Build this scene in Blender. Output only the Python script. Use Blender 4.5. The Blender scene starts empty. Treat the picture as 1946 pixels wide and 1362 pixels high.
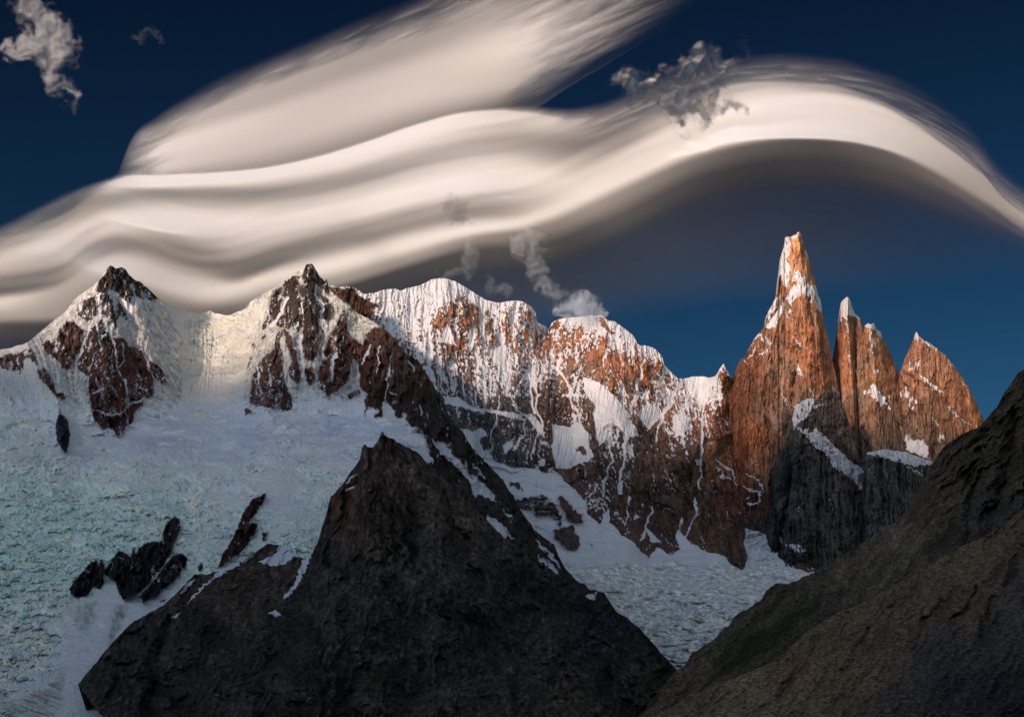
import bpy, math
import numpy as np

# ------------------------------------------------------------------ camera, sky, sun, exposure
S = bpy.context.scene
F, CX, HY = 2673.0, 973.0, 1300.0          # a 40 degree lens, level, the horizon low in the frame
cd = bpy.data.cameras.new("camera"); cam = bpy.data.objects.new("camera", cd)
S.collection.objects.link(cam); S.camera = cam
cam.location = (0, 0, 0); cam.rotation_euler = (math.radians(90), 0, 0)
cd.sensor_width = 36; cd.lens = F / 1946 * 36
cd.shift_y = (HY - 681) / 1946
cd.clip_start = 10; cd.clip_end = 400000

SKY_FAR, SKY_HIGH, SKY_DAWN = (0.145, 0.225, 0.20), (0.055, 0.072, 0.078), (9.4, 3.95, 1.85)
SUN_EL, SUN_AZ = math.radians(8.0), math.radians(30)      # low morning sun, behind the camera and to its left
to_sun = np.array([-math.sin(SUN_AZ) * math.cos(SUN_EL), -math.cos(SUN_AZ) * math.cos(SUN_EL), math.sin(SUN_EL)])
w = bpy.data.worlds.new("World"); S.world = w; w.use_nodes = True
nt = w.node_tree; bg = nt.nodes["Background"]
sky = nt.nodes.new("ShaderNodeTexSky"); sky.sky_type = 'NISHITA'; sky.sun_disc = False
sky.sun_elevation = SUN_EL; sky.sun_rotation = math.pi + SUN_AZ
sky.altitude = 3000; sky.air_density = 1.0; sky.dust_density = 0.6; sky.ozone_density = 3.0
# deepen the blue away from the sun, boost the unseen dawn side as added fill, nearly neutral
gam = nt.nodes.new("ShaderNodeGamma"); gam.inputs[1].default_value = 1.35; nt.links.new(sky.outputs[0], gam.inputs[0])
tc = nt.nodes.new("ShaderNodeTexCoord"); dp = nt.nodes.new("ShaderNodeVectorMath"); dp.operation = 'DOT_PRODUCT'
nt.links.new(tc.outputs["Generated"], dp.inputs[0]); dp.inputs[1].default_value = (-math.sin(SUN_AZ), -math.cos(SUN_AZ), 0.25)
sr = nt.nodes.new("ShaderNodeMapRange"); sr.inputs["From Min"].default_value = -0.35; sr.inputs["From Max"].default_value = 0.45; sr.interpolation_type = 'SMOOTHSTEP'
nt.links.new(dp.outputs["Value"], sr.inputs["Value"])
mxs = nt.nodes.new("ShaderNodeMix"); mxs.data_type = 'RGBA'; nt.links.new(sr.outputs[0], mxs.inputs["Factor"])
sx = nt.nodes.new("ShaderNodeSeparateXYZ"); nt.links.new(tc.outputs["Generated"], sx.inputs[0])
zr = nt.nodes.new("ShaderNodeMapRange"); zr.inputs["From Min"].default_value = 0.10; zr.inputs["From Max"].default_value = 0.44; nt.links.new(sx.outputs["Z"], zr.inputs["Value"])
mz = nt.nodes.new("ShaderNodeMix"); mz.data_type = 'RGBA'; nt.links.new(zr.outputs[0], mz.inputs["Factor"]); mz.inputs["A"].default_value = (*SKY_FAR, 1); mz.inputs["B"].default_value = (*SKY_HIGH, 1)
nt.links.new(mz.outputs["Result"], mxs.inputs["A"]); mxs.inputs["B"].default_value = (*SKY_DAWN, 1)
mls = nt.nodes.new("ShaderNodeVectorMath"); mls.operation = 'MULTIPLY'; nt.links.new(gam.outputs[0], mls.inputs[0]); nt.links.new(mxs.outputs["Result"], mls.inputs[1])
nt.links.new(mls.outputs[0], bg.inputs[0]); bg.inputs[1].default_value = 0.10
sl = bpy.data.lights.new("sun", 'SUN'); sun = bpy.data.objects.new("sun", sl); S.collection.objects.link(sun)
sl.energy = 4.6; sl.angle = math.radians(3.0); sl.color = (1.0, 0.70, 0.50)
from mathutils import Vector
sun.rotation_euler = Vector(to_sun).to_track_quat('Z', 'Y').to_euler()
S.view_settings.view_transform = 'Standard'; S.view_settings.look = 'None'
S.view_settings.exposure = 0.0; S.view_settings.gamma = 1.0
cy = S.cycles
cy.max_bounces = 4; cy.diffuse_bounces = 2; cy.glossy_bounces = 1; cy.transparent_max_bounces = 32
cy.use_denoising = True

# ------------------------------------------------------------------ number helpers
_r = np.random.RandomState(11)
_PERM = _r.permutation(1024).astype(np.int64)
_A = _r.rand(1024) * 2 * np.pi
_GX, _GY = np.cos(_A), np.sin(_A)
def perlin(x, y, seed=0):
    xi = np.floor(x).astype(np.int64); yi = np.floor(y).astype(np.int64)
    fx = x - xi; fy = y - yi
    u = fx * fx * fx * (fx * (fx * 6 - 15) + 10); v = fy * fy * fy * (fy * (fy * 6 - 15) + 10)
    def g(a, b, dx, dy):
        h = _PERM[(_PERM[(a + seed * 37) & 1023] + b + seed * 101) & 1023]
        return _GX[h] * dx + _GY[h] * dy
    n0 = g(xi, yi, fx, fy) * (1 - u) + g(xi + 1, yi, fx - 1, fy) * u
    n1 = g(xi, yi + 1, fx, fy - 1) * (1 - u) + g(xi + 1, yi + 1, fx - 1, fy - 1) * u
    return (n0 * (1 - v) + n1 * v) * 1.5
def fbm(x, y, sx, sy=None, oct=5, seed=0, gain=0.5):
    sy = sy or sx; s = 0; a = 1.0; t = 0
    for k in range(oct):
        s = s + a * perlin(x / sx * 2 ** k, y / sy * 2 ** k, seed + k); t += a; a *= gain
    return s / t * 1.4
def ridged(x, y, sx, sy=None, oct=5, seed=0, gain=0.55):     # 1 on crests, 0 in gullies
    sy = sy or sx; s = 0; a = 1.0; t = 0
    for k in range(oct):
        s = s + a * (1 - np.abs(perlin(x / sx * 2 ** k, y / sy * 2 ** k, seed + k)) * 2.0); t += a; a *= gain
    return s / t
_CX, _CY, _CH = _r.rand(1024), _r.rand(1024), _r.rand(1024)
def cells(x, y, sx, sy, seed=0):         # broken blocks: (distance to the nearest crack, height of the block)
    x = x / sx; y = y / sy; xi = np.floor(x).astype(np.int64); yi = np.floor(y).astype(np.int64)
    f1 = np.full(x.shape, 9.); f2 = np.full(x.shape, 9.); hh = np.zeros(x.shape)
    for a in (-1, 0, 1):
        for b in (-1, 0, 1):
            h = _PERM[(_PERM[(xi + a + seed * 37) & 1023] + yi + b + seed * 101) & 1023]
            d = np.hypot(xi + a + _CX[h] - x, yi + b + _CY[h] - y)
            n = d < f1; f2 = np.where(n, f1, np.minimum(f2, d)); hh = np.where(n, _CH[h], hh); f1 = np.where(n, d, f1)
    return f2 - f1, hh
def streaks(x, y, sx, sy, thr, seed=0, wide=.12):      # thin broken lines running down the slope
    a = 1 - np.abs(perlin(x / sx, y / sy, seed)) * 2.2; b = 1 - np.abs(perlin(x / sx * 1.9 + 7, y / sy * 1.6, seed + 3)) * 2.2
    return np.maximum(sstep(thr, thr + wide, a), sstep(thr, thr + wide, b) * .9) * sstep(-.25, .15, fbm(x, y, sx * 3, sy * .8, 3, seed=seed + 5))
def sstep(a, b, x):
    t = np.clip((x - a) / (b - a), 0, 1); return t * t * (3 - 2 * t)
def tps(P, V, X, Y):
    P = np.array(P, float) / 500; V = np.array(V, float)
    if V.ndim == 1: V = V[:, None]
    n = len(P)
    def phi(r2): return 0.5 * r2 * np.log(r2 + 1e-9)
    d = ((P[:, None] - P[None]) ** 2).sum(-1)
    K = phi(d) + np.eye(n) * 0.002; Q = np.c_[np.ones(n), P]
    M = np.block([[K, Q], [Q.T, np.zeros((3, 3))]])
    c = np.linalg.solve(M, np.r_[V, np.zeros((3, V.shape[1]))])
    x = X / 500; y = Y / 500
    out = c[n] + x[..., None] * c[n + 1] + y[..., None] * c[n + 2]
    for i in range(n):
        out = out + phi((x - P[i, 0]) ** 2 + (y - P[i, 1]) ** 2)[..., None] * c[i]
    return out[..., 0] if out.shape[-1] == 1 else out
def idw(P, V, X, Y, p=3.0, soft=25.0):
    V = np.array(V, float)
    if V.ndim == 1: V = V[:, None]
    num = 0; den = 0
    for (a, b), v in zip(P, V):
        q = ((X - a) ** 2 + (Y - b) ** 2 + soft ** 2) ** (-p / 2); num = num + q[..., None] * v; den = den + q
    out = num / den[..., None]
    return out[..., 0] if out.shape[-1] == 1 else out
def seg_dist(X, Y, pts, closed=False):
    d = np.full(X.shape, 1e9); pts = list(pts)
    if closed: pts = pts + [pts[0]]
    for (ax, ay), (bx, by) in zip(pts[:-1], pts[1:]):
        vx, vy = bx - ax, by - ay; L = vx * vx + vy * vy + 1e-9
        t = np.clip(((X - ax) * vx + (Y - ay) * vy) / L, 0, 1)
        d = np.minimum(d, (X - ax - t * vx) ** 2 + (Y - ay - t * vy) ** 2)
    return np.sqrt(d)
def inside(X, Y, pts):
    c = np.zeros(X.shape, bool); n = len(pts)
    for i in range(n):
        x0, y0 = pts[i]; x1, y1 = pts[(i + 1) % n]
        if y0 == y1: continue
        m = ((y0 > Y) != (y1 > Y)); c ^= m & (X < (x1 - x0) * (Y - y0) / (y1 - y0) + x0)
    return c
def sub(X, Y, pts, pad):
    a = np.array(pts); return (X > a[:, 0].min() - pad) & (X < a[:, 0].max() + pad) & (Y > a[:, 1].min() - pad) & (Y < a[:, 1].max() + pad)
def poly(X, Y, pts, soft=3.0):          # soft mask of a traced outline: 1 inside
    out = np.zeros(X.shape); m = sub(X, Y, pts, soft * 2)
    if not m.any(): return out
    x, y = X[m], Y[m]; d = seg_dist(x, y, pts, True) * np.where(inside(x, y, pts), 1, -1)
    out[m] = sstep(-soft, soft, d); return out
def sdist(X, Y, pts, cap=60.0):
    out = np.full(X.shape, -cap); m = sub(X, Y, pts, cap)
    x, y = X[m], Y[m]; out[m] = np.clip(seg_dist(x, y, pts, True) * np.where(inside(x, y, pts), 1, -1), -cap, cap); return out
def stroke(X, Y, pts, wd, soft=None):
    soft = soft or wd * 0.6
    out = np.zeros(X.shape); m = sub(X, Y, pts, wd + soft)
    if not m.any(): return out
    out[m] = 1 - sstep(wd - soft, wd + soft, seg_dist(X[m], Y[m], pts)); return out
def tent(X, Y, pts, wd):                # 1 on the line, falling straight to 0 at wd
    out = np.zeros(X.shape); m = sub(X, Y, pts, wd)
    if not m.any(): return out
    out[m] = np.clip(1 - seg_dist(X[m], Y[m], pts) / wd, 0, 1); return out
# tracing frames
def _fr(ox, oy, s): return lambda *p: [(ox + a / s, oy + b / s) for a, b in p]
c1, c2, c3, c4 = _fr(0, 460, 3.096), _fr(400, 460, 3.096), _fr(800, 500, 3.096), _fr(1250, 400, 2.4325)
c5, c6, c7, c8 = _fr(0, 800, 2.423), _fr(500, 800, 2.423), _fr(950, 800, 2.423), _fr(1346, 800, 2.423)
ct = _fr(1380, 420, 3.783)
s1, s2 = _fr(0, 0, 1.946), _fr(946, 0, 1.946)

def world(px, py, Y): return np.stack([(px - CX) / F * Y, Y, (HY - py) / F * Y], -1)

# ------------------------------------------------------------------ objects
def prop(o, label=None, cat=None, kind=None, group=None):
    if label: o['label'] = label
    if cat: o['category'] = cat
    if kind: o['kind'] = kind
    if group: o['group'] = group
    return o
def mesh_from(name, V, Q, mat, attrs, parent=None, smooth=False):
    used = np.unique(Q); remap = np.full(len(V), -1, np.int64); remap[used] = np.arange(len(used))
    Q2 = remap[Q]; V2 = V[used]
    me = bpy.data.meshes.new(name)
    me.vertices.add(len(V2)); me.vertices.foreach_set("co", V2.astype(np.float32).ravel())
    me.loops.add(Q2.size); me.loops.foreach_set("vertex_index", Q2.astype(np.int32).ravel())
    me.polygons.add(len(Q2)); me.polygons.foreach_set("loop_start", (np.arange(len(Q2)) * 4).astype(np.int32))
    me.polygons.foreach_set("loop_total", np.full(len(Q2), 4, np.int32))
    me.polygons.foreach_set("use_smooth", np.full(len(Q2), smooth, bool))
    for k, a in attrs.items():
        a = a[used]
        if a.ndim == 2:
            at = me.attributes.new(k, 'FLOAT_COLOR', 'POINT'); at.data.foreach_set("color", np.c_[a, np.ones(len(a))].astype(np.float32).ravel())
        else:
            at = me.attributes.new(k, 'FLOAT', 'POINT'); at.data.foreach_set("value", a.astype(np.float32))
    me.materials.append(mat); me.update(); me.validate()
    o = bpy.data.objects.new(name, me); S.collection.objects.link(o)
    if parent: o.parent = parent
    return o

class Sheet:
    """A mountainside: columns across, rows from the crest down the face, plus the far side behind the crest."""
    def __init__(s, ridge, x0, x1, bottom, step, rows, jag=1.5, jseed=3, out=(0, 0), jsc=14):
        xs = np.arange(x0, x1 + step, step)
        if out[0]: xs = np.r_[np.arange(x0 - out[0], x0 - 1, 12), xs]
        if out[1]: xs = np.r_[xs, np.arange(xs[-1] + 12, x1 + out[1], 12)]
        rx, ry = np.array(ridge, float).T
        rx = np.maximum.accumulate(rx)
        top = np.interp(xs, rx, ry)
        jn = fbm(xs, xs * 0 + jseed, jsc, oct=4, seed=jseed)
        jg = jag if np.isscalar(jag) else np.interp(xs, *np.array(jag, float).T)
        top = top + jn * jg * 2.0
        bt = bottom if np.isscalar(bottom) else np.interp(xs, *np.array(bottom, float).T)
        t = np.linspace(0, 1, rows)[:, None]
        s.top = top; s.xs = xs
        s.X = np.broadcast_to(xs[None], (rows, len(xs))).copy()
        s.Y = top[None] + (np.maximum(bt, top + 5) - top)[None] * t
        s.dr = s.Y - top[None]                     # distance below the crest
        s.rows = rows
        s.D = None; s.col = np.zeros(s.X.shape + (3,)); s.snow = np.zeros(s.X.shape); s.keep = np.ones(s.X.shape, bool)
        s.owner = np.zeros(s.X.shape, int)
    def build(s, owners, mat, back=1500, drop=1.0, nback=9, seed=5, backlow=None):
        V = world(s.X, s.Y, s.D); R, Cn = s.X.shape
        d = (np.linspace(0, 1, nback + 1)[1:] ** 1.4)[::-1] * back
        B = V[0][None] + np.stack([0 * d, d, -d * drop], -1)[:, None]
        nz = fbm(B[..., 0], B[..., 1], back * 0.25, oct=4, seed=seed) * back * 0.1
        B[..., 2] += nz * np.minimum(1, d / back * 3)[:, None]
        V = np.concatenate([B, V], 0); R2 = V.shape[0]
        ext = lambda a: np.concatenate([np.repeat(a[:1], nback, 0), a], 0)
        col = ext(s.col).reshape(-1, 3); snow = ext(s.snow).reshape(-1); own = ext(s.owner); keep = ext(s.keep)
        idx = np.arange(R2 * Cn).reshape(R2, Cn)
        Q = np.stack([idx[:-1, :-1], idx[1:, :-1], idx[1:, 1:], idx[:-1, 1:]], -1).reshape(-1, 4)
        fo = own[1:, :-1].reshape(-1); fk = (keep[:-1, :-1] & keep[1:, :-1] & keep[1:, 1:] & keep[:-1, 1:]).reshape(-1)
        Vf = V.reshape(-1, 3); res = {}
        for oid, spec in owners.items():
            m = (fo == oid) & fk
            if not m.any(): continue
            par = res.get(spec.get('parent'))
            o = mesh_from(spec['name'], Vf, Q[m], spec.get('mat', mat), {'rock': col, 'snow': snow}, par)
            prop(o, spec.get('label'), spec.get('cat'), spec.get('kind'), spec.get('group')); res[oid] = o
        return res

# ------------------------------------------------------------------ materials
def surf_mat(name, snow_col=(0.62, 0.65, 0.71), fine=0.02, bump=6.0, vary=0.35, edge=0.35, rough=.72):
    m = bpy.data.materials.new(name); m.use_nodes = True; n = m.node_tree; n.nodes.clear(); L = n.links.new
    out = n.nodes.new("ShaderNodeOutputMaterial"); b = n.nodes.new("ShaderNodeBsdfPrincipled")
    b.inputs["Specular IOR Level"].default_value = 0.15
    geo = n.nodes.new("ShaderNodeNewGeometry")
    ar = n.nodes.new("ShaderNodeAttribute"); ar.attribute_name = "rock"
    asn = n.nodes.new("ShaderNodeAttribute"); asn.attribute_name = "snow"
    n1 = n.nodes.new("ShaderNodeTexNoise"); n1.inputs["Scale"].default_value = fine; n1.inputs["Detail"].default_value = 8; n1.inputs["Roughness"].default_value = rough
    L(geo.outputs["Position"], n1.inputs["Vector"])
    # the seams of the rock run steeply: a second noise stretched along the height
    mp = n.nodes.new("ShaderNodeMapping"); mp.inputs["Scale"].default_value = (1, 1, 0.22)
    L(geo.outputs["Position"], mp.inputs["Vector"])
    n2 = n.nodes.new("ShaderNodeTexNoise"); n2.inputs["Scale"].default_value = fine * 1.7; n2.inputs["Detail"].default_value = 5; n2.inputs["Roughness"].default_value = 0.65
    L(mp.outputs[0], n2.inputs["Vector"])
    def math_(op, a, c=None, d=None):
        q = n.nodes.new("ShaderNodeMath"); q.operation = op
        for i, v in enumerate((a, c, d)):
            if v is None: continue
            if isinstance(v, (int, float)): q.inputs[i].default_value = v
            else: L(v, q.inputs[i])
        return q.outputs[0]
    v1 = math_('SUBTRACT', n1.outputs["Fac"], 0.5); v2 = math_('SUBTRACT', n2.outputs["Fac"], 0.5)
    vs = math_('ADD', math_('MULTIPLY', v1, .65), math_('MULTIPLY', v2, 1.25))
    gain = math_('MAXIMUM', math_('MULTIPLY_ADD', vs, vary * 4, 1.0), 0.25)
    mul = n.nodes.new("ShaderNodeVectorMath"); mul.operation = 'SCALE'; L(ar.outputs["Color"], mul.inputs[0]); L(gain, mul.inputs["Scale"])
    sn = math_('ADD', asn.outputs["Fac"], math_('MULTIPLY', vs, edge))
    mr = n.nodes.new("ShaderNodeMapRange"); mr.interpolation_type = 'SMOOTHSTEP'
    mr.inputs["From Min"].default_value = 0.42; mr.inputs["From Max"].default_value = 0.58; L(sn, mr.inputs["Value"])
    mx = n.nodes.new("ShaderNodeMix"); mx.data_type = 'RGBA'
    L(mr.outputs[0], mx.inputs["Factor"]); L(mul.outputs[0], mx.inputs["A"]); mx.inputs["B"].default_value = (*snow_col, 1)
    L(mx.outputs["Result"], b.inputs["Base Color"]); b.inputs["Roughness"].default_value = 0.9
    bm = n.nodes.new("ShaderNodeBump"); bm.inputs["Distance"].default_value = bump
    st = math_('MULTIPLY_ADD', mr.outputs[0], -0.88, 1.0); L(st, bm.inputs["Strength"])
    L(math_('ADD', n1.outputs["Fac"], n2.outputs["Fac"]), bm.inputs["Height"]); L(bm.outputs[0], b.inputs["Normal"])
    L(b.outputs[0], out.inputs[0]); return m
M_ROCK = surf_mat("rock_and_snow", fine=0.022, bump=14, vary=0.55)
M_ICE = surf_mat("glacier_ice", fine=0.03, bump=2, vary=0.12, edge=0.15)
M_GRAN = surf_mat("granite", fine=0.025, bump=10, vary=0.4)
M_DARK = surf_mat("dark_rock", fine=0.04, bump=6, vary=1.0, rough=.82)
M_NEAR = surf_mat("hillside", fine=0.12, bump=2.2, vary=0.95, rough=.82)

# ================================================================== GROUND: valley floor, with an unseen range behind the camera, shaped to throw the wanted shade
def ground_and_shade_range():
    g = 160; xs = np.r_[np.linspace(-200000, -22000, 10), np.linspace(-20000, 14000, g), np.linspace(16000, 200000, 10)]
    ys = np.r_[np.linspace(-200000, -22000, 10), np.linspace(-20000, 14000, g), np.linspace(16000, 200000, 10)]
    X, Y = np.meshgrid(xs, ys)
    s = X * math.sin(SUN_AZ) + Y * math.cos(SUN_AZ); l = X * math.cos(SUN_AZ) - Y * math.sin(SUN_AZ)
    H = np.interp(l, *np.array(SHADE_CREST, float).T)
    d = np.abs(s + 6000)
    Z = -260 + np.maximum(0, (H + 260) * (1 - d / 3600)) + fbm(X, Y, 1500, oct=4, seed=8) * 60
    Z = np.where((np.hypot(X, Y) > 20500), -260, Z)
    n = len(xs); idx = np.arange(n * n).reshape(n, n)
    Q = np.stack([idx[:-1, :-1], idx[:-1, 1:], idx[1:, 1:], idx[1:, :-1]], -1).reshape(-1, 4)
    V = np.stack([X, Y, Z], -1).reshape(-1, 3)
    col = np.tile([[0.07, 0.06, 0.05]], (len(V), 1)); snow = sstep(1200, 1700, V[:, 2]) * 1.0
    prop(mesh_from("ground", V, Q, M_DARK, {'rock': col, 'snow': snow}), kind='structure')
SHADE_CREST = [(-20000, 2900), (-9000, 3500), (-6000, 3610), (-4890, 3590), (-4400, 3600), (-3800, 3440), (-3200, 3400), (-2900, 3540), (-2500, 3640), (-2200, 3640), (-1500, 3700), (4000, 3700), (14000, 2600)]  # crest heights made up to set where the shadow edge falls
ground_and_shade_range()

# ================================================================== LEFT MASSIF (peaks, glacier, buttress)
def left_massif():
    ridge = [(-400, 720)] + c1((0, 630), (60, 625), (120, 605), (165, 590), (185, 575), (210, 550), (260, 510), (330, 450), (385, 410), (430, 350), (440, 335), (500, 290), (560, 240), (600, 205), (625, 155), (652, 132), (680, 158), (712, 150), (740, 158), (760, 190), (800, 225), (840, 245), (880, 280), (930, 330), (1000, 370), (1080, 405), (1160, 418), (1210, 412), (1240, 404), (1270, 420), (1340, 432), (1400, 410)) \
        + c2((180, 405), (210, 385), (240, 345), (300, 310), (370, 270), (420, 240), (470, 200), (520, 165), (545, 165), (556, 150), (562, 132), (574, 126), (580, 132), (588, 122), (600, 124), (612, 150), (628, 178), (645, 205), (660, 212), (672, 232), (680, 212), (688, 222), (692, 260), (705, 285), (740, 320), (800, 365), (880, 425), (960, 468), (1000, 505), (1050, 528), (1130, 640), (1180, 670), (1230, 705), (1300, 820), (1350, 920), (1390, 1000), (1440, 1070), (1480, 1110)) \
        + c3((300, 1090), (400, 1190), (480, 1270), (540, 1362)) + c7((90, 400), (160, 500), (250, 570), (300, 680), (350, 730), (420, 775), (480, 790), (530, 870), (620, 930), (720, 1040), (800, 1130)) + [(1320, 1300), (1400, 1340)]
    jag = [(0, 0.8), (180, 0.8), (200, 1.6), (300, 1.2), (310, 0.3), (470, 0.5), (560, 0.6), (575, 1.5), (625, 1.5), (640, 0.4), (700, 0.6), (740, 1.6), (1300, 1.6)]
    s = Sheet(ridge, -30, 1330, [(-400, 1480), (1330, 1400)], 1.75, 500, jag, 3, out=(380, 0), jsc=12)
    X, Y = s.X, s.Y
    P = [(-400, 740, 7900), (0, 662, 8000), (0, 760, 7400), (120, 640, 7950), (145, 760, 7450), (210, 505, 8250), (215, 620, 7880), (220, 730, 7480), (225, 822, 7280), (290, 575, 8250), (330, 700, 7900), (400, 592, 8700), (400, 700, 8300),
         (400, 770, 7750), (590, 500, 8050), (470, 590, 8450), (540, 640, 7750), (480, 770, 7350), (600, 700, 7450), (640, 760, 7250), (700, 620, 7800), (740, 635, 7650), (760, 740, 7250), (850, 790, 7300), (975, 940, 6900), (1070, 1075, 6400), (1170, 1160, 6000), (1280, 1270, 5600),
         (100, 840, 7000), (250, 850, 6950), (450, 840, 6900), (600, 830, 6850), (720, 800, 6900), (800, 830, 6800), (0, 870, 6650), (250, 900, 6450), (500, 900, 6350), (0, 1000, 5900), (300, 1000, 5850), (560, 1000, 5700), (0, 1200, 5050), (200, 1200, 4950), (80, 1370, 4350), (300, 1320, 4500), (600, 1150, 5300),
         (900, 960, 6500), (960, 1080, 5900), (1050, 1350, 5100), (700, 1300, 4800), (-400, 1300, 4900), (-400, 950, 6500)]
    D = tps([p[:2] for p in P], [p[2] for p in P], X, Y)
    wx = X + fbm(X, Y, 22, seed=20) * 7; wy = Y + fbm(X, Y, 22, seed=31) * 7
    wx2 = wx + fbm(X, Y, 7, oct=3, seed=40) * 3; wy2 = wy + fbm(X, Y, 7, oct=3, seed=44) * 3
    # large buttresses and gullies
    for pts, h, wd in [(c1((652, 132), (640, 400), (610, 640), (640, 1000)), 170, 60), (c1((652, 132), (440, 400), (330, 560), (350, 720)), 60, 40), (c1((740, 160), (820, 420), (900, 700)), 60, 34),
                       (c1((165, 590), (220, 720), (330, 900), (370, 1160)), 130, 36), (c1((500, 800), (540, 1040)), 40, 20),
                       (c2((590, 120), (560, 300), (590, 520), (570, 700)), 150, 60), (c2((400, 270), (330, 430), (300, 560)), 60, 34), (c2((400, 560), (330, 760), (340, 980)), 90, 40), (c2((470, 560), (500, 800)), 50, 20),
                       (c2((780, 400), (740, 600), (690, 880)), 120, 44), (c2((900, 560), (960, 740), (950, 940)), 80, 34),
                       (c2((1050, 530), (1180, 760), (1330, 1000), (1500, 1200)), 130, 60), (c2((1000, 620), (1100, 850), (1240, 1060)), 70, 30)]:
        D -= h * tent(wx, wy, pts, wd)
    for pts, h, wd in [(c1((700, 300), (760, 500), (800, 640), (900, 800)), 50, 20), (c1((540, 440), (490, 600), (430, 740)), 50, 14), (c1((640, 500), (690, 740), (750, 960)), 30, 12), (c1((570, 480), (590, 620), (540, 720)), 22, 8), (c2((630, 240), (700, 440), (660, 620), (620, 800)), 70, 24),
                       (c2((430, 340), (350, 500)), 40, 12), (c2((440, 500), (450, 720)), 40, 12), (c2((520, 560), (540, 760)), 40, 14), (c2((880, 640), (860, 820), (780, 880)), 40, 16), (c2((1060, 640), (1035, 760), (1030, 920)), 30, 10)]:
        D += h * tent(wx, wy, pts, wd)
    # ---- what is rock
    butt = c2((885, 600), (960, 500), (1050, 500), (1130, 600), (1230, 680), (1300, 780), (1390, 960), (1560, 1150)) + [(1340, 1260), (1340, 1500), (560, 1500), (600, 1200), (700, 900)] + c2((1300, 1290), (1260, 1150), (1220, 1085), (1190, 1085), (1160, 1060), (1150, 1020), (1130, 1000), (1115, 1038), (1090, 1030), (1085, 1000), (1060, 980), (1035, 925), (1015, 950), (1005, 1030), (960, 1022), (985, 985), (920, 962), (900, 1045), (905, 950), (918, 885), (880, 850), (868, 700))
    peak1_top = c1((652, 120), (745, 145), (835, 230), (935, 325), (900, 345), (870, 357), (800, 322), (785, 375), (745, 350), (715, 325), (670, 285), (630, 300), (565, 290), (580, 240), (610, 195))
    face1 = c1((385, 460), (440, 470), (500, 530), (545, 500), (600, 450), (650, 560), (720, 560), (760, 610), (830, 615), (860, 690), (930, 720), (985, 790), (975, 825), (950, 840), (905, 800), (905, 900), (850, 930), (840, 960), (795, 1000), (775, 1060), (720, 1110), (690, 1137), (660, 1100), (600, 1095), (550, 1045), (535, 970), (520, 800), (460, 750), (435, 690), (405, 748), (370, 740), (330, 690), (270, 650), (240, 600), (340, 560), (345, 510))
    strip1 = c1((215, 750), (260, 735), (305, 800), (335, 880), (375, 890), (388, 920), (365, 935), (335, 905), (280, 850), (230, 800))
    spur = c1((350, 930), (352, 1010), (385, 1025), (415, 1130), (405, 1190), (388, 1245), (360, 1210), (330, 1160), (325, 1070), (345, 1010))
    leftrk = c1((-300, 700), (0, 675), (60, 660), (130, 640), (190, 630), (218, 690), (225, 722), (180, 695), (140, 690), (135, 740), (120, 778), (60, 750), (0, 745), (-300, 800))
    face2 = c2((330, 420), (350, 340), (385, 275), (455, 212), (545, 185), (556, 120), (606, 120), (645, 200), (700, 210), (705, 295), (680, 300), (610, 235), (640, 290), (710, 350), (735, 395), (700, 470), (655, 440), (640, 470), (672, 540), (665, 590), (640, 690), (600, 705), (560, 690), (535, 640), (520, 550), (500, 610), (470, 520), (400, 500), (370, 470), (310, 522), (295, 515))
    low2 = c2((385, 540), (432, 510), (412, 600), (430, 700), (432, 760), (442, 830), (485, 940), (470, 985), (400, 992), (340, 975), (280, 962), (232, 965), (240, 780), (262, 740), (300, 690), (345, 650), (378, 620))
    mid2 = c2((425, 500), (490, 570), (515, 680), (532, 760), (530, 810), (510, 832), (470, 805), (455, 760), (472, 700), (448, 610))
    right2 = c2((792, 395), (805, 480), (815, 540), (850, 570), (885, 600), (882, 680), (832, 690), (822, 730), (822, 790), (780, 850), (740, 880), (692, 907), (650, 870), (632, 830), (625, 745), (650, 700), (690, 680), (660, 650), (680, 590), (722, 520), (760, 430))
    extra2 = [c2((545, 750), (600, 735), (617, 800), (590, 852), (550, 800)), c2((240, 600), (260, 590), (270, 615), (250, 640)), c2((215, 735), (235, 670), (245, 680), (225, 740)), c2((800, 900), (870, 860), (890, 880), (820, 925)), c2((300, 560), (325, 535), (325, 560), (300, 575)), c2((195, 985), (215, 970), (240, 990), (205, 1018))]
    outc = [c5((318, 772), (370, 700), (420, 645), (470, 638), (482, 670), (478, 740), (460, 772), (432, 755), (405, 800), (360, 816), (328, 800)),
            c5((480, 690), (510, 640), (545, 597), (570, 600), (600, 625), (612, 580), (625, 610), (640, 580), (680, 558), (740, 550), (760, 480), (800, 436), (826, 450), (832, 490), (815, 535), (780, 620), (740, 680), (700, 730), (640, 790), (570, 824), (548, 790), (530, 735), (490, 705)),
            c5((638, 812), (680, 760), (740, 690), (790, 625), (830, 606), (864, 628), (855, 672), (800, 740), (720, 805), (660, 840)),
            c5((1093, 495), (1120, 420), (1160, 360), (1222, 328), (1216, 372), (1180, 425), (1110, 495)),
            c5((998, 685), (1020, 620), (1060, 560), (1088, 500), (1130, 468), (1187, 468), (1182, 512), (1130, 585), (1060, 635))]
    rk = np.zeros(X.shape)
    def add(pts, amt=1.0, soft=3.0, ww=1.0):
        nonlocal rk
        q = poly(X + (wx2 - X) * ww, Y + (wy2 - Y) * ww, pts, soft) * amt; rk = np.maximum(rk, q); return q
    m_butt = add(butt, 1.0, 3, 0.7)
    m_t1 = add(peak1_top, 0.95, 2.5, .35); m_f1 = add(face1, 0.92, 2.5, .4); add(strip1, 1, 2, .4); add(leftrk, .85, 2.5, .5)
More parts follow.
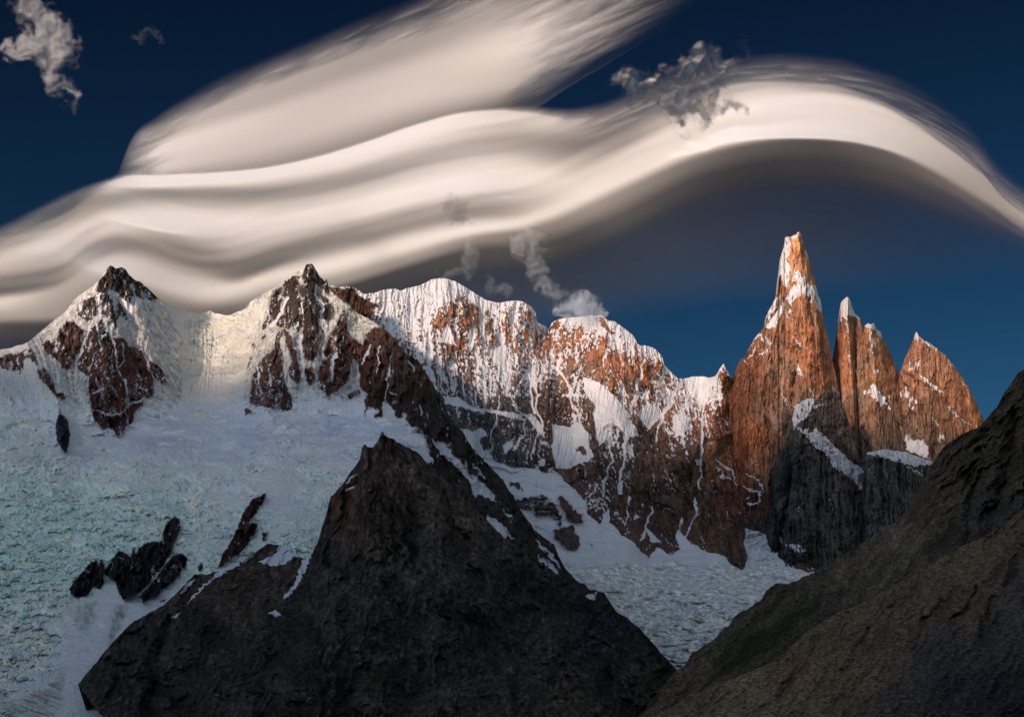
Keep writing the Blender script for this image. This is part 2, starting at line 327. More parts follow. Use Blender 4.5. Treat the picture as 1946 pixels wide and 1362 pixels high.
    add(c1((440, 380), (560, 300), (640, 290), (700, 320), (760, 440), (790, 460), (720, 490), (670, 520), (640, 440), (560, 430), (500, 460), (440, 445)), 0.85, 6)
    m_f2 = add(face2, 0.78, 2.5, .4); add(low2, .86, 2.5, .4); add(mid2, .9, 2.5, .4); add(right2, .9, 2.5, .4)
    for e in extra2: add(e, .9, 2, .3)
    for pts in [c1((0, 860), (30, 850), (50, 900), (90, 910), (140, 930), (140, 950), (60, 965), (0, 940))]: add(pts, .48, 4)
    add(c2((905, 955), (985, 975), (985, 985), (930, 1040), (900, 1045)), 0, 2)
    outm = [add(o_, 1, 1.6, .3) for o_ in outc]; spm = add(spur, 1, 1.6, .3)
    for e in [c5((1210, 510), (1235, 512), (1225, 550), (1208, 555)), c5((905, 668), (930, 655), (938, 672), (915, 692)), c5((735, 830), (765, 815), (760, 828), (738, 835))]: add(e, 1, 1.5, .3)
    # snow lines through the rock
    sn = np.zeros(X.shape)
    for pts, wd in [(c1((540, 440), (490, 600), (430, 740)), 3.2), (c1((640, 500), (680, 640), (690, 740), (740, 800), (750, 860), (750, 970)), 1.8), (c1((570, 480), (590, 620), (530, 720)), 1.5), (c1((720, 600), (740, 680), (700, 740)), 1.3),
                    (c1((820, 610), (880, 740), (900, 800)), 2.0), (c1((620, 760), (650, 860), (700, 900)), 1.5), (c1((550, 985), (650, 1012), (730, 995)), 2.3), (c1((670, 180), (680, 230), (665, 290)), 2.0), (c1((735, 230), (740, 330)), 1.5), (c1((830, 860), (870, 880)), 3), (c1((560, 800), (590, 860), (550, 890)), 2.4), (c1((770, 940), (850, 925)), 3),
                    (c2((450, 330), (410, 420), (350, 500)), 3.2), (c2((470, 520), (500, 640), (530, 760)), 2.0), (c2((530, 540), (535, 680), (560, 830)), 3.4), (c2((620, 250), (650, 400), (680, 480), (640, 640), (600, 760)), 3.0), (c2((740, 650), (715, 720), (710, 800)), 3.6), (c2((545, 350), (545, 430)), 1.7), (c2((280, 700), (290, 900)), 1.2), (c2((350, 720), (360, 850)), 2), (c2((780, 560), (760, 640)), 1.2),
                    (c2((1060, 640), (1040, 760), (1035, 920)), 2.0), (c2((1060, 880), (1085, 895)), 2.6), (c2((940, 600), (900, 720)), 2.2), (c2((1000, 600), (980, 760)), 1.5), (c2((1170, 700), (1190, 760)), 2.4), (c2((1230, 960), (1245, 1010)), 2), (c2((520, 480), (500, 560)), 2.4), (c2((640, 380), (720, 330)), 2.0)]:
        sn = np.maximum(sn, stroke(wx, wy, pts, wd * 0.8, wd * 0.8))
    for pts in [c6((770, 82), (830, 100), (900, 175), (960, 238), (1000, 282), (1058, 325), (1076, 375), (1040, 358), (1005, 342), (975, 345), (950, 275), (900, 222), (850, 172), (800, 125)), c6((1040, 418), (1080, 455), (1112, 500), (1130, 560), (1142, 585), (1100, 552), (1060, 515), (1030, 472)), c6((1095, 398), (1152, 445), (1125, 440)), c6((1110, 505), (1170, 535), (1140, 530)),
                c6((1250, 543), (1300, 585), (1340, 615), (1385, 682), (1330, 640), (1290, 600)), c6((1268, 608), (1310, 640), (1360, 690), (1377, 742), (1330, 702), (1290, 662)), c2((1290, 1150), (1340, 1190), (1400, 1250), (1330, 1215)), c6((740, 120), (790, 180), (780, 195), (720, 140)), c7((380, 800), (440, 785), (430, 820), (410, 815)), c6((960, 190), (1000, 230), (1030, 270), (1000, 250))]:
        sn = np.maximum(sn, poly(wx2, wy2, pts, 2.0))
    rib = ridged(wx, wy, 20, 75, 5, seed=60)
    fine = fbm(X, Y, 6, 12, 4, seed=70)
    low = sstep(560, 760, Y)
    smask = 1 - rk                       # snow amount
    # snow caught in gullies and on ledges of the rock
    dust = np.clip((0.70 - rib) * 2.2, -0.5, 0.9) + fine * 0.55
    catch_ = idw([(210, 530), (220, 600), (200, 680), (230, 760), (590, 540), (560, 620), (600, 700), (500, 720), (700, 680), (780, 720), (900, 850), (1000, 980), (1100, 1100)], [.22, .42, .16, .12, .10, .22, .16, .14, .14, .2, .24, .16, .06], X, Y)
    smask = np.clip(smask + rk * (catch_ * 0.8 + dust * 0.40 - 0.12), 0, 1)
    stx = streaks(wx, wy, 7, 60, .80, seed=75) * (1 - m_butt * .6)
    smask = np.where((rk > .5) & (stx > .5) & (fine > -.25), np.maximum(smask, .6 + 0 * X), smask)
    smask = np.maximum(smask, sn)
    allout = np.maximum.reduce(outm + [spm]); smask = np.where(allout > .5, np.minimum(smask, sstep(.35, 0, allout) + np.clip(dust * .9 + stx * .35 - .38, 0, .8)), smask)
    # ---- relief
    fluting = ridged(X + fbm(X, Y, 90, 200, 2, seed=80) * 16 + (Y - 620) * .25 * np.clip((X - 215) / 60, -1, 1) * sstep(470, 330, X), Y, 9, 150, 3, seed=81)
    steep = np.clip(1 - sstep(740, 800, Y), 0, 1)
    isr = sstep(.4, .6, 1 - smask)
    fac, fh = cells(wx + Y * .2, wy, 11, 24, 9)
    D -= rk * ((rib - .5) * 80 + (fh - .5) * 34) + isr * (fine * 16 + 14)
    D -= (1 - rk) * steep * (fluting - .5) * 20 * np.clip(s.dr / 20, 0, 1)
    # glacier surface: soft swells in the basin, broken ice below and at the hanging seracs
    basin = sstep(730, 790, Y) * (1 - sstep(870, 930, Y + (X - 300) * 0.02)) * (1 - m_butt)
    sw = fbm(wx, wy * 1.0, 90, 16, 4, seed=90)
    D += (1 - rk) * basin * sw * 42
    # icefall strength
    ic = idw([(30, 830), (90, 960), (60, 1100), (200, 960), (330, 960), (250, 1040), (60, 1220), (300, 900), (480, 900), (620, 900), (540, 960), (600, 990), (560, 1040), (450, 980), (420, 1050), (150, 1230), (120, 1320), (640, 860), (150, 840), (300, 830), (450, 830), (650, 800), (390, 650), (430, 690), (330, 720), (500, 560), (560, 530), (430, 760), (330, 610), (220, 1160), (280, 1150), (250, 570), (60, 720), (150, 750)],
             [.5, 1, 1, 1, .9, 1, 1, .5, .5, .6, .25, .5, .7, .6, .7, .15, .2, .25, .25, .1, .05, .05, .55, .65, .3, .6, .5, .3, .1, .15, .1, .05, .1, .45], X, Y, 4, 34)
    ic = ic * (1 - rk)
    band = fbm(wx, wy, 60, 14, 4, seed=100); ser = ridged(wx2, wy2, 17, 9, 5, seed=110); ser2 = fbm(wx2, wy2, 6, 5, 3, seed=120)
    ux = wx2 + fbm(X, Y, 70, seed=115) * 26; uy = wy2 + fbm(X, Y, 90, 60, seed=116) * 22 - .0009 * (X - 160) ** 2 * .3
    e1, h1 = cells(ux, uy, 21, 8, 3); e2, h2 = cells(ux, uy, 8, 4, 5)
    brk = sstep(-.12, .2, fbm(X, Y, 80, 30, 4, seed=117) + (ic - .45) * 1.3) * np.clip(ic * 1.6, 0, 1)
    D -= brk * ((h1 - .5) * 20 + (h2 - .5) * 5 - sstep(.12, 0, e1) * 9)
    lc = np.clip(sstep(.90, .99, 1 - np.abs(perlin(ux / 75, uy / 9, 191)) * 1.6) + sstep(.92, .99, 1 - np.abs(perlin(ux / 48, uy / 6, 193)) * 1.6) * .8, 0, 1) * sstep(-.2, .2, fbm(X, Y, 60, 30, 3, seed=195)) * np.clip(ic * 2.2, 0, 1)
    D += ic * (band * 50 + (ser - .5) * 3) + lc * 9 - np.maximum.reduce(outm + [spm]) * (32 + (fh - .5) * 46)
    tongue = c5((330, 800), (500, 700), (560, 850), (540, 960), (500, 1040), (380, 1200), (360, 1215), (470, 1380), (240, 1400), (290, 1300), (300, 1180), (330, 1050), (310, 900))
    m_tg = poly(wx, wy, tongue, 5); m_tg2 = poly(wx, wy, c5((30, 1270), (170, 1130), (280, 1040), (330, 990), (330, 1080), (200, 1200), (60, 1300)), 4)
    # ---- colours
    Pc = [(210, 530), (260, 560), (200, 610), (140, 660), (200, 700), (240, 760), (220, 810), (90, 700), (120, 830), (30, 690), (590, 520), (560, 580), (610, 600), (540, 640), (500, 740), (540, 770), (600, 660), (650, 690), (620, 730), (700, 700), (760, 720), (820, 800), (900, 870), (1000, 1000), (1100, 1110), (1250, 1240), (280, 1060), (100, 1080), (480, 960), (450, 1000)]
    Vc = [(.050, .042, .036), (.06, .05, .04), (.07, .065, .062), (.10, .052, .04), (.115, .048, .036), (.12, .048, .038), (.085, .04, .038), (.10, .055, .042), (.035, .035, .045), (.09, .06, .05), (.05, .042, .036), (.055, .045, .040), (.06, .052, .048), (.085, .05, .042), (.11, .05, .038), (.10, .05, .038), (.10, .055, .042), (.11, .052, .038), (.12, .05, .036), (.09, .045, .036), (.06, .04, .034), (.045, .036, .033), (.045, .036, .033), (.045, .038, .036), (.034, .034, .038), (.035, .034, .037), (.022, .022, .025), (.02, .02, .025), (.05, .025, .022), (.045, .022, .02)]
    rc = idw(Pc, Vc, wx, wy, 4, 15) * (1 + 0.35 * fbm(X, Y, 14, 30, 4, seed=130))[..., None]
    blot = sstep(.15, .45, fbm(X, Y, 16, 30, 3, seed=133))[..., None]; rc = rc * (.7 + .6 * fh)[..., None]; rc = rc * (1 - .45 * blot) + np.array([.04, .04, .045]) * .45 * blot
    teal = idw([(60, 950), (110, 980), (170, 970), (60, 1060), (280, 930), (200, 1000), (330, 1000), (90, 1170), (40, 1250), (200, 900), (100, 900), (400, 940), (560, 1000), (480, 990), (540, 940), (580, 870), (640, 860), (60, 1320), (200, 1060), (380, 660), (430, 640), (500, 560), (690, 650), (400, 760), (450, 840), (150, 1200), (40, 850), (160, 860)],
               [.85, .9, .7, .85, .5, .8, .6, .5, .35, .35, .4, .35, .6, .45, .35, .25, .1, .2, .9, .35, .4, .45, .6, .1, .0, .05, .35, .2], wx, wy, 4, 34)
    snowc = np.array([.80, .82, .86]); tealc = np.array([.68, .90, .78]); creamc = np.array([.98, .90, .70]); bluec = np.array([.16, .33, .38])
    tm = np.clip(teal * 1.05 - .18 + fbm(wx, wy, 30, 12, 4, seed=140) * .75 + (h2 - .5) * .3, 0, 1) * np.clip(ic * 1.5, 0, 1) * np.where(Y < 770, .45, 1)
    cm = np.clip(fbm(wx, wy, 30, 10, 4, seed=150) * 1.2 + .55, 0, 1) * np.clip(ic * 1.3, 0, 1)
    icecol = snowc * (1 - cm[..., None] * .8) + creamc * cm[..., None] * .8
    icecol = icecol * (1 - tm[..., None]) + tealc * tm[..., None]
    crev = np.clip(sstep(.13, .03, e1) * .75 + sstep(.08, .02, e2) * .4 + sstep(.22, .36, fbm(wx2, wy2, 4, 9, 3, seed=160)) * .7, 0, 1) * brk * sstep(-.3, .2, fbm(X, Y, 50, 26, 3, seed=161))
    crev = np.clip(crev + lc * .8, 0, 1)
    icecol = icecol * (.88 + .24 * h1 * brk)[..., None]
    icecol = icecol * (1 - .62 * crev[..., None]) + bluec * .62 * crev[..., None]
    icecol = icecol * (1 - .27 * sstep(790, 740, Y))[..., None]  # upper saddle darkened in colour to offset the sun's glare
    bs = basin * (1 - np.clip(ic * 2, 0, 1)); shade_bnd = (sstep(-.3, .5, fbm(wx, wy, 120, 16, 3, seed=185) + .25) * sstep(770, 830, Y))[..., None]  # bluish band: the basin's shade put into the ice colour
    lit_str = sstep(.12, .42, fbm(wx, wy + X * .03, 50, 7, 4, seed=180)) * sstep(-.25, .25, fbm(X, Y, 110, 40, 2, seed=181) + .1 - sstep(830, 870, Y) * .2) * .9  # cream strokes: sunlit crests painted into the colour
    icecol = icecol * (1 - bs[..., None]) + bs[..., None] * ((np.array([.42, .48, .63]) * shade_bnd + np.array([.62, .66, .76]) * (1 - shade_bnd)) * (1 - lit_str[..., None]) + np.array([.92, .87, .80]) * lit_str[..., None])
    dirt = np.clip(poly(wx, wy, c5((60, 1290), (200, 1230), (330, 1130), (340, 1020), (300, 990), (390, 1000), (330, 1180), (300, 1230), (260, 1362), (0, 1362)), 8) + poly(wx, wy, c5((-60, 1220), (20, 1240), (60, 1300), (60, 1400), (-60, 1400)), 6), 0, 1)
    dl = np.clip(dirt * (.45 + fbm(X * .8 + Y * .7, Y * 1.4 - X * .5, 40, 7, 4, seed=170) * .9), 0, .9) * (1 - m_tg) * (1 - m_tg2)
    icecol = icecol * (1 - dl[..., None]) + np.array([.26, .23, .18]) * dl[..., None]
    dt2 = poly(wx, wy, c5((350, 880), (370, 830), (440, 830), (440, 900), (400, 960), (360, 960)), 10) * .4 + poly(wx, wy, c5((540, 850), (580, 840), (580, 900), (500, 1040), (490, 1000)), 8) * .6
    dt2 = np.clip(dt2 * (1 + fbm(X, Y, 8, 14, 3, seed=171)), 0, .8)
    icecol = icecol * (1 - dt2[..., None]) + np.array([.16, .15, .14]) * dt2[..., None]
    gl = (rk < .5)
    # inside the glacier the ice colours live in "rock" and snow=0; elsewhere snow mask
    useice = (np.clip(ic * 2 + dl + dt2 + bs, 0, 1) > .12) & (smask > .5) & (sn < .3)
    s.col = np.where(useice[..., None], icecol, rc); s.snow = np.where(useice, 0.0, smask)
    s.D = D
    # ---- who owns what
    o = np.zeros(X.shape, int)
    pk1 = [(-500, 500), (60, 560), (210, 470), (300, 560), (345, 640), (345, 760), (300, 800)] + c1((850, 960), (800, 1020), (780, 1080), (700, 1160), (600, 1115), (530, 1060), (480, 980), (440, 960)) + [(135, 760)] + c1((300, 900), (165, 590)) + [(-500, 760)]
    o[inside(X, Y, pk1)] = 1
    pk2 = [(470, 540), (590, 440), (720, 600)] + c2((960, 500), (885, 600), (868, 700), (880, 850), (915, 900), (820, 930), (700, 930), (600, 880), (520, 860), (500, 1000), (300, 1010), (190, 1030), (200, 800), (260, 560), (300, 400)) + [(470, 580)]
    o[inside(X, Y, pk2)] = 2
    o[m_butt > .5] = 3
    o[(o == 1) & (m_f1 > .3)] = 4; o[(o == 1) & (m_t1 > .3)] = 5
    o[(o == 2) & (m_f2 > .3)] = 6
    for k, q in enumerate(outm): o[q > .5] = 10 + k
    o[spm > .5] = 15
    s.owner = o
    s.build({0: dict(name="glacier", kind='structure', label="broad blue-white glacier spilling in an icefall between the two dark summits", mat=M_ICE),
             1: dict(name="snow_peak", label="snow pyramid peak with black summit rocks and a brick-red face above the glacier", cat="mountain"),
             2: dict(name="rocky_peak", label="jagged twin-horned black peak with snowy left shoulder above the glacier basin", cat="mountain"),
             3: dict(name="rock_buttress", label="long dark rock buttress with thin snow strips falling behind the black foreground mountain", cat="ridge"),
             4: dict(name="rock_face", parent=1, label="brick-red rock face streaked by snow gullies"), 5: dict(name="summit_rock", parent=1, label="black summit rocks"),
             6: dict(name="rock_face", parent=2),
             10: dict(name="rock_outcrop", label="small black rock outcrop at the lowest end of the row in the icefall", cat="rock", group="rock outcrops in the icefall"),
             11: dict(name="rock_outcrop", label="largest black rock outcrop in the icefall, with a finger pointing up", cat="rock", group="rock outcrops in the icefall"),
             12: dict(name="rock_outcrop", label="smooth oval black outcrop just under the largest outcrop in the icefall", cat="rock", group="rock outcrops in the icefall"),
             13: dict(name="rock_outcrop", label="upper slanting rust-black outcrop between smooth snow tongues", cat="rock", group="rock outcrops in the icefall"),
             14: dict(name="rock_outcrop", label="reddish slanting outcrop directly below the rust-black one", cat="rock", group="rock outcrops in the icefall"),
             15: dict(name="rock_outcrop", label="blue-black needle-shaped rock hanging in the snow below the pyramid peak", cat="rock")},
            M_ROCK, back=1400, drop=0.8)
left_massif()

# ================================================================== BACK WALL (two snow-topped mountains, the long red wall, the second glacier)
def back_wall():
    ridge = [(560, 600)] + c2((700, 250), (740, 265), (800, 262), (850, 270), (900, 303), (960, 300), (1020, 280), (1080, 274), (1120, 285), (1160, 270), (1230, 255), (1290, 225), (1330, 213), (1390, 213), (1440, 230), (1500, 265)) \
        + c3((300, 165), (380, 215), (430, 230), (470, 232), (510, 225), (550, 219), (600, 226), (635, 245), (660, 270), (678, 300), (684, 345), (720, 365), (750, 388), (770, 352), (790, 338), (830, 325), (900, 318), (1000, 310), (1070, 310), (1100, 335), (1140, 343), (1200, 385), (1250, 430), (1275, 475), (1300, 487), (1340, 485), (1390, 515), (1420, 555), (1432, 600), (1480, 650), (1520, 685)) \
        + c4((90, 778), (125, 776), (160, 768), (200, 766), (240, 772), (265, 766), (285, 735), (300, 712), (305, 706), (312, 728), (322, 738), (332, 758), (345, 768), (362, 768), (400, 760)) + [(1450, 730), (1600, 760), (1800, 820), (1860, 880), (2300, 1000), (2700, 1050)]
    jag = [(560, 1), (690, .6), (850, .5), (1010, .5), (1025, 1.4), (1060, .8), (1200, .7), (1265, 1.2), (1290, .4), (1350, .5), (1365, .9), (1390, .7), (1900, 1)]
    s = Sheet(ridge, 600, 1800, [(560, 1100), (900, 1250), (1200, 1400), (1500, 1300), (1900, 1300), (2700, 1400)], 1.7, 440, jag, 7, out=(0, 800), jsc=11)
    X, Y = s.X, s.Y
    P = [(600, 560, 8600), (690, 558, 8700), (700, 800, 8000), (760, 552, 8850), (840, 530, 9100), (860, 650, 8600), (870, 760, 8200), (950, 575, 9050), (960, 800, 8050), (900, 850, 7950), (1042, 624, 9250), (1050, 760, 8500), (1150, 600, 9000), (1150, 700, 8550), (1160, 850, 8150), (1290, 720, 9050), (1340, 715, 9150), (1330, 770, 8850), (1290, 900, 8200), (1375, 700, 8850),
         (1280, 1040, 7900), (1150, 960, 7900), (1000, 900, 7750), (1060, 960, 7550), (1400, 1000, 8000), (1430, 1050, 7850), (1480, 1040, 7900), (1100, 1020, 7350), (1180, 1060, 7350), (1280, 1075, 7550), (1400, 1080, 7500), (1500, 1090, 7400), (1280, 1105, 7150), (1120, 1110, 6900), (1400, 1130, 6900), (1280, 1170, 6650), (1280, 1260, 6100), (1280, 1350, 5800), (1600, 800, 9000), (1600, 1000, 8300), (1800, 1000, 8400), (1000, 1150, 6800), (1500, 1200, 6700), (1460, 720, 9300), (2400, 1000, 8600), (2600, 1300, 6500)]
    D = tps([p[:2] for p in P], [p[2] for p in P], X, Y)
    wx = X + fbm(X, Y, 26, seed=220) * 8; wy = Y + fbm(X, Y, 26, seed=231) * 8
    wx2 = wx + fbm(X, Y, 7, oct=3, seed=240) * 3; wy2 = wy + fbm(X, Y, 7, oct=3, seed=244) * 3
    for pts, h, wd in [(c3((140, 90), (120, 400), (60, 700)), 120, 60), (c3((200, 200), (330, 500), (400, 800), (470, 1100)), 90, 50), (c3((600, 240), (560, 520), (580, 700), (540, 850)), 130, 55), (c3((800, 340), (840, 600), (900, 800)), 90, 40), (c3((740, 600), (740, 900), (780, 1150)), 110, 40),
                       (c3((1070, 320), (1100, 620), (960, 900), (1000, 1100)), 110, 60), (c3((1290, 500), (1250, 700), (1130, 900)), 90, 50), (c3((1430, 600), (1380, 800), (1250, 1000), (1200, 1300)), 100, 55),
                       (c4((305, 706), (290, 850), (250, 1000), (150, 1150)), 220, 40), (c7((560, 0), (620, 250), (590, 560)), 110, 50), (c7((850, 0), (800, 300), (800, 600)), 120, 50), (c7((1000, 100), (960, 350), (980, 600)), 130, 60), (c7((440, 200), (450, 460)), 60, 30)]:
        D -= h * tent(wx, wy, pts, wd)
    for pts, h, wd in [(c3((750, 390), (780, 600), (860, 900)), 170, 34), (c3((640, 640), (640, 760), (680, 1000)), 90, 30), (c4((215, 880), (205, 1050), (190, 1200)), 110, 26), (c7((510, 60), (490, 400)), 60, 20), (c7((690, 350), (680, 600)), 50, 24)]:
        D += h * tent(wx, wy, pts, wd)
    glac = c7((240, 215), (330, 300), (400, 370), (400, 420), (460, 480), (500, 458), (560, 520), (630, 580), (690, 635), (720, 580), (790, 622), (820, 600), (880, 555), (940, 600), (1040, 622), (1060, 650), (1115, 685), (1142, 640), (1122, 560), (1130, 490), (1200, 512), (1280, 560), (1280, 620), (1320, 670), (1450, 697), (1800, 800)) + [(1700, 1500), (950, 1500), (800, 1100)] + c7((-200, 300), (-60, 170), (60, 215), (130, 220), (225, 245))
    m_g = poly(wx * .6 + X * .4, wy * .6 + Y * .4, glac, 2.5)
    frac = idw([(640, 560), (690, 575), (740, 565), (760, 600), (800, 560), (840, 545), (700, 640), (740, 680), (800, 620), (790, 680), (880, 600), (870, 640), (850, 620), (820, 720), (860, 720), (950, 590), (900, 640), (960, 640), (1000, 600), (990, 680), (940, 700), (1010, 720), (900, 760), (850, 760), (950, 800), (890, 800), (1030, 760), (1040, 660), (1080, 640), (1100, 612), (1150, 612), (1120, 660), (1180, 640), (1150, 690), (1230, 665), (1220, 710), (1200, 760), (1100, 720), (1270, 720), (1300, 760), (1290, 800), (1250, 850), (1180, 860), (1300, 900), (1230, 950), (1100, 900), (1120, 950), (1350, 900), (1400, 850), (1420, 780), (1200, 1000), (1300, 1000), (1400, 950), (1330, 730), (1375, 720), (1380, 800), (930, 850), (1010, 860), (1050, 830)],
               [.45, .35, .85, .85, .95, 1.0, .65, .68, .80, .66, .42, .40, .45, .60, .55, .72, .74, .62, .62, .72, .72, .60, .50, .50, .34, .35, .35, .50, .55, .80, .85, .45, .78, .40, .70, .36, .42, .50, .62, .62, .52, .32, .40, .26, .24, .38, .26, .26, .15, .1, .26, .26, .22, 1.0, .45, .4, .34, .38, .45], wx, wy, 4, 12)
    capw = np.interp(X[0], [600, 650, 700, 780, 840, 890, 940, 1000, 1030, 1060, 1100, 1150, 1200, 1260, 1290], [4, 5, 14, 22, 24, 22, 16, 12, 3, 10, 18, 12, 10, 14, 6])[None]
    cap = sstep(1.25, .6, (s.dr + fbm(X, Y, 16, 10, 4, seed=250) * 14) / capw)
    rib = ridged(wx, wy, 15, 60, 5, seed=260); rib2 = ridged(wx + fbm(X, Y, 40, seed=262) * 14, wy, 6, 34, 4, seed=263)
    fine = fbm(X, Y, 4.6, 6.5, 3, seed=270, gain=.7)
    fan = X + (Y - 620) * np.interp(X[0], [600, 760, 860, 1000, 1060, 1160, 1300, 1450], [.35, .12, -.05, .10, .22, -.02, -.22, -.1])[None]
    fanw = fan + fbm(X, Y, 34, 60, 3, seed=264) * 5
    rib = ridged(fanw, Y, 15, 110, 5, seed=260, gain=.5)
    stq = streaks(fanw, Y, 8, 75, .74, seed=265, wide=.16); stq2 = streaks(fanw, Y, 5, 44, .80, seed=268)
    e3, h3 = cells(fanw, Y, 9, 20, 12)
    sm = .5 + (frac - .52) * 1.5 + (.58 - rib) * .62 + (.5 - h3) * .30 + fine * .78 + np.maximum(stq, stq2 * .9) * (.25 + frac * .55) - .30
    sm = np.maximum(sm, cap * 1.1)
    sn = np.zeros(X.shape)
    fields = [c3((950, 672), (1050, 700), (1120, 760), (1180, 830), (1232, 920), (1285, 1005), (1220, 1022), (1170, 975), (1135, 950), (1115, 1065), (1080, 1045), (1040, 1075), (1020, 960), (1018, 840), (978, 780)),
              c3((768, 942), (870, 968), (922, 930), (962, 980), (1014, 1132), (990, 1162), (930, 1182), (850, 1212), (800, 1205), (768, 1090), (780, 1010)),
              c3((1280, 870), (1340, 825), (1400, 840), (1417, 890), (1380, 930), (1340, 990), (1310, 940), (1280, 905)),
              c3((235, 965), (300, 990), (350, 970), (392, 1000), (380, 1080), (440, 1170), (560, 1200), (700, 1218), (745, 1275), (760, 1200), (840, 1270), (930, 1375), (540, 1375), (420, 1190), (300, 1090)),
              c3((125, 780), (200, 790), (330, 848), (480, 866), (600, 896), (590, 925), (480, 893), (330, 872), (220, 842), (138, 835)), c3((600, 890), (650, 890), (740, 1000), (700, 1000), (640, 930)),
              c3((60, 620), (100, 740), (130, 790), (60, 700), (20, 600)), c3((150, 350), (210, 480), (100, 470)), c3((480, 1070), (540, 1035), (545, 1080), (490, 1130)), c3((400, 500), (500, 480), (500, 610), (420, 590)), c3((1480, 900), (1548, 880), (1560, 960), (1520, 1000), (1480, 970)), c3((690, 1160), (730, 1150), (730, 1190), (700, 1200)),
              c4((128, 790), (160, 768), (270, 766), (240, 850), (212, 905), (160, 860)), c4((70, 1010), (110, 940), (150, 960), (120, 1040), (80, 1030)),
              c7((670, 480), (745, 560), (690, 555)), c7((815, 500), (880, 556), (835, 605), (810, 540)), c7((620, 420), (640, 440), (615, 455)), c7((900, 170), (930, 170), (930, 200), (905, 200)), c7((590, 340), (607, 350), (590, 400)), c7((470, 430), (500, 400), (510, 460), (470, 470)), c7((540, 290), (570, 270), (560, 340), (545, 335))]
    for pts in fields: sn = np.maximum(sn, poly(wx2 * .5 + X * .5, wy2 * .5 + Y * .5, pts, 2.0))
    for pts, wd in [(c3((640, 640), (640, 760), (670, 890)), 3.2), (c3((740, 580), (690, 700), (680, 860), (720, 1010)), 3.0), (c3((770, 600), (850, 680), (880, 790), (930, 900), (980, 1030), (1010, 1120)), 3.0), (c3((1280, 680), (1260, 800), (1230, 880)), 3.4), (c3((1110, 1060), (1120, 1170), (1070, 1290), (1080, 1375)), 2.4), (c3((1218, 1020), (1200, 1110), (1180, 1220), (1170, 1330)), 2.2),
                    (c3((1510, 700), (1440, 830), (1400, 970), (1380, 1040)), 3.0), (c3((500, 600), (495, 700), (550, 850)), 2.2), (c3((120, 560), (125, 760)), 2.2), (c3((250, 660), (255, 780)), 2), (c3((385, 690), (390, 800)), 1.6), (c3((460, 780), (440, 960), (390, 1060)), 1.6), (c3((560, 1110), (600, 1000), (620, 930)), 2.4), (c3((690, 990), (650, 1140)), 1.6), (c3((290, 880), (285, 960)), 1.2),
                    (c3((520, 840), (560, 870), (640, 900)), 2.6), (c3((1320, 530), (1290, 640), (1270, 720)), 2.2), (c3((1330, 680), (1420, 720), (1500, 700)), 2), (c3((1170, 700), (1200, 780)), 2), (c4((212, 900), (205, 1000), (210, 1100), (195, 1200), (195, 1290)), 2.3), (c4((100, 790), (60, 870), (20, 980)), 2.8), (c4((150, 860), (110, 930)), 3), (c4((270, 1160), (330, 1190), (350, 1220)), 1.6), (c4((400, 1280), (440, 1250), (470, 1290), (490, 1330), (440, 1340)), 2.2), (c4((430, 1210), (450, 1250)), 1.6), (c4((270, 1180), (300, 1230), (340, 1250)), 1.3),
                    (c7((580, 60), (570, 200), (550, 330)), 2.0), (c7((700, 400), (690, 470), (640, 560)), 2.0), (c7((700, 240), (705, 330)), 1.3), (c7((905, 350), (905, 420), (870, 500), (850, 560)), 2.2), (c7((840, 450), (820, 520)), 2), (c7((450, 290), (400, 360)), 1.3), (c7((385, 190), (390, 290)), 1.4), (c7((1010, 200), (1060, 230), (1090, 290)), 1.6), (c7((760, 400), (780, 410)), 1.2), (c7((540, 450), (580, 470), (580, 400)), 1.6)]:
        sn = np.maximum(sn, stroke(wx, wy, pts, wd * .85, wd * .8))
    rk = np.zeros(X.shape)   # rock standing in snow
    isl = [c7((278, 340), (300, 345), (322, 380), (335, 405), (385, 430), (385, 470), (340, 470), (308, 440), (278, 385)), c7((258, 500), (290, 480), (335, 485), (372, 570), (345, 592), (270, 560)), c7((70, 370), (150, 340), (215, 350), (270, 415), (290, 470), (240, 450), (180, 430), (120, 400))]
    needle = c7((1062, 520), (1080, 490), (1095, 500), (1100, 480), (1130, 500), (1120, 560), (1142, 620), (1118, 685), (1080, 650), (1066, 600))
    mi = [poly(wx2, wy2, q, 2.0) for q in isl]; mn = poly(X, Y, needle, 1.6)
    mi[2] = mi[2] * sstep(-.2, .1, fbm(X, Y, 9, 6, 3, seed=275))
    rocky = np.maximum.reduce(mi + [mn, poly(wx2, wy2, c3((355, 1030), (385, 1010), (400, 1080), (370, 1090)), 2), poly(wx2, wy2, c3((910, 1100), (930, 1070), (960, 1080), (965, 1120), (930, 1130)), 2) * .8, poly(wx2, wy2, c3((510, 1275), (580, 1290), (600, 1340), (530, 1310)), 2), poly(wx, wy, c7((380, 520), (420, 560), (445, 600), (420, 590)), 4) * .6])
    dk = poly(wx2, wy2, c2((740, 278), (850, 268), (905, 330), (945, 372), (952, 445), (900, 445), (830, 400), (785, 345)), 2)
    dk2 = np.maximum(poly(wx2, wy2, c3((1040, 320), (1075, 315), (1130, 400), (1135, 430), (1080, 380)), 2), poly(wx2, wy2, c3((750, 400), (790, 345), (835, 345), (780, 395), (765, 420)), 2))
    snow = np.maximum(np.clip(sm, 0, 1), sn)
    snow = np.where(dk > .5, np.clip(.18 + fine * .4, 0, .8), snow); snow = np.where(dk2 > .5, np.clip(.3 + fine * .4, 0, .9), snow)
    snow = np.maximum(snow, m_g); snow = np.where(rocky > .5, np.clip(.15 + fine * .35, 0, .8), snow)
    wall = (1 - m_g) * (1 - sn * .8)
    D -= wall * ((rib - .5) * 50 + (rib2 - .5) * 12 + (h3 - .5) * 26 - stq * 8) + sstep(.6, .4, snow) * (fine * 10 + 8)
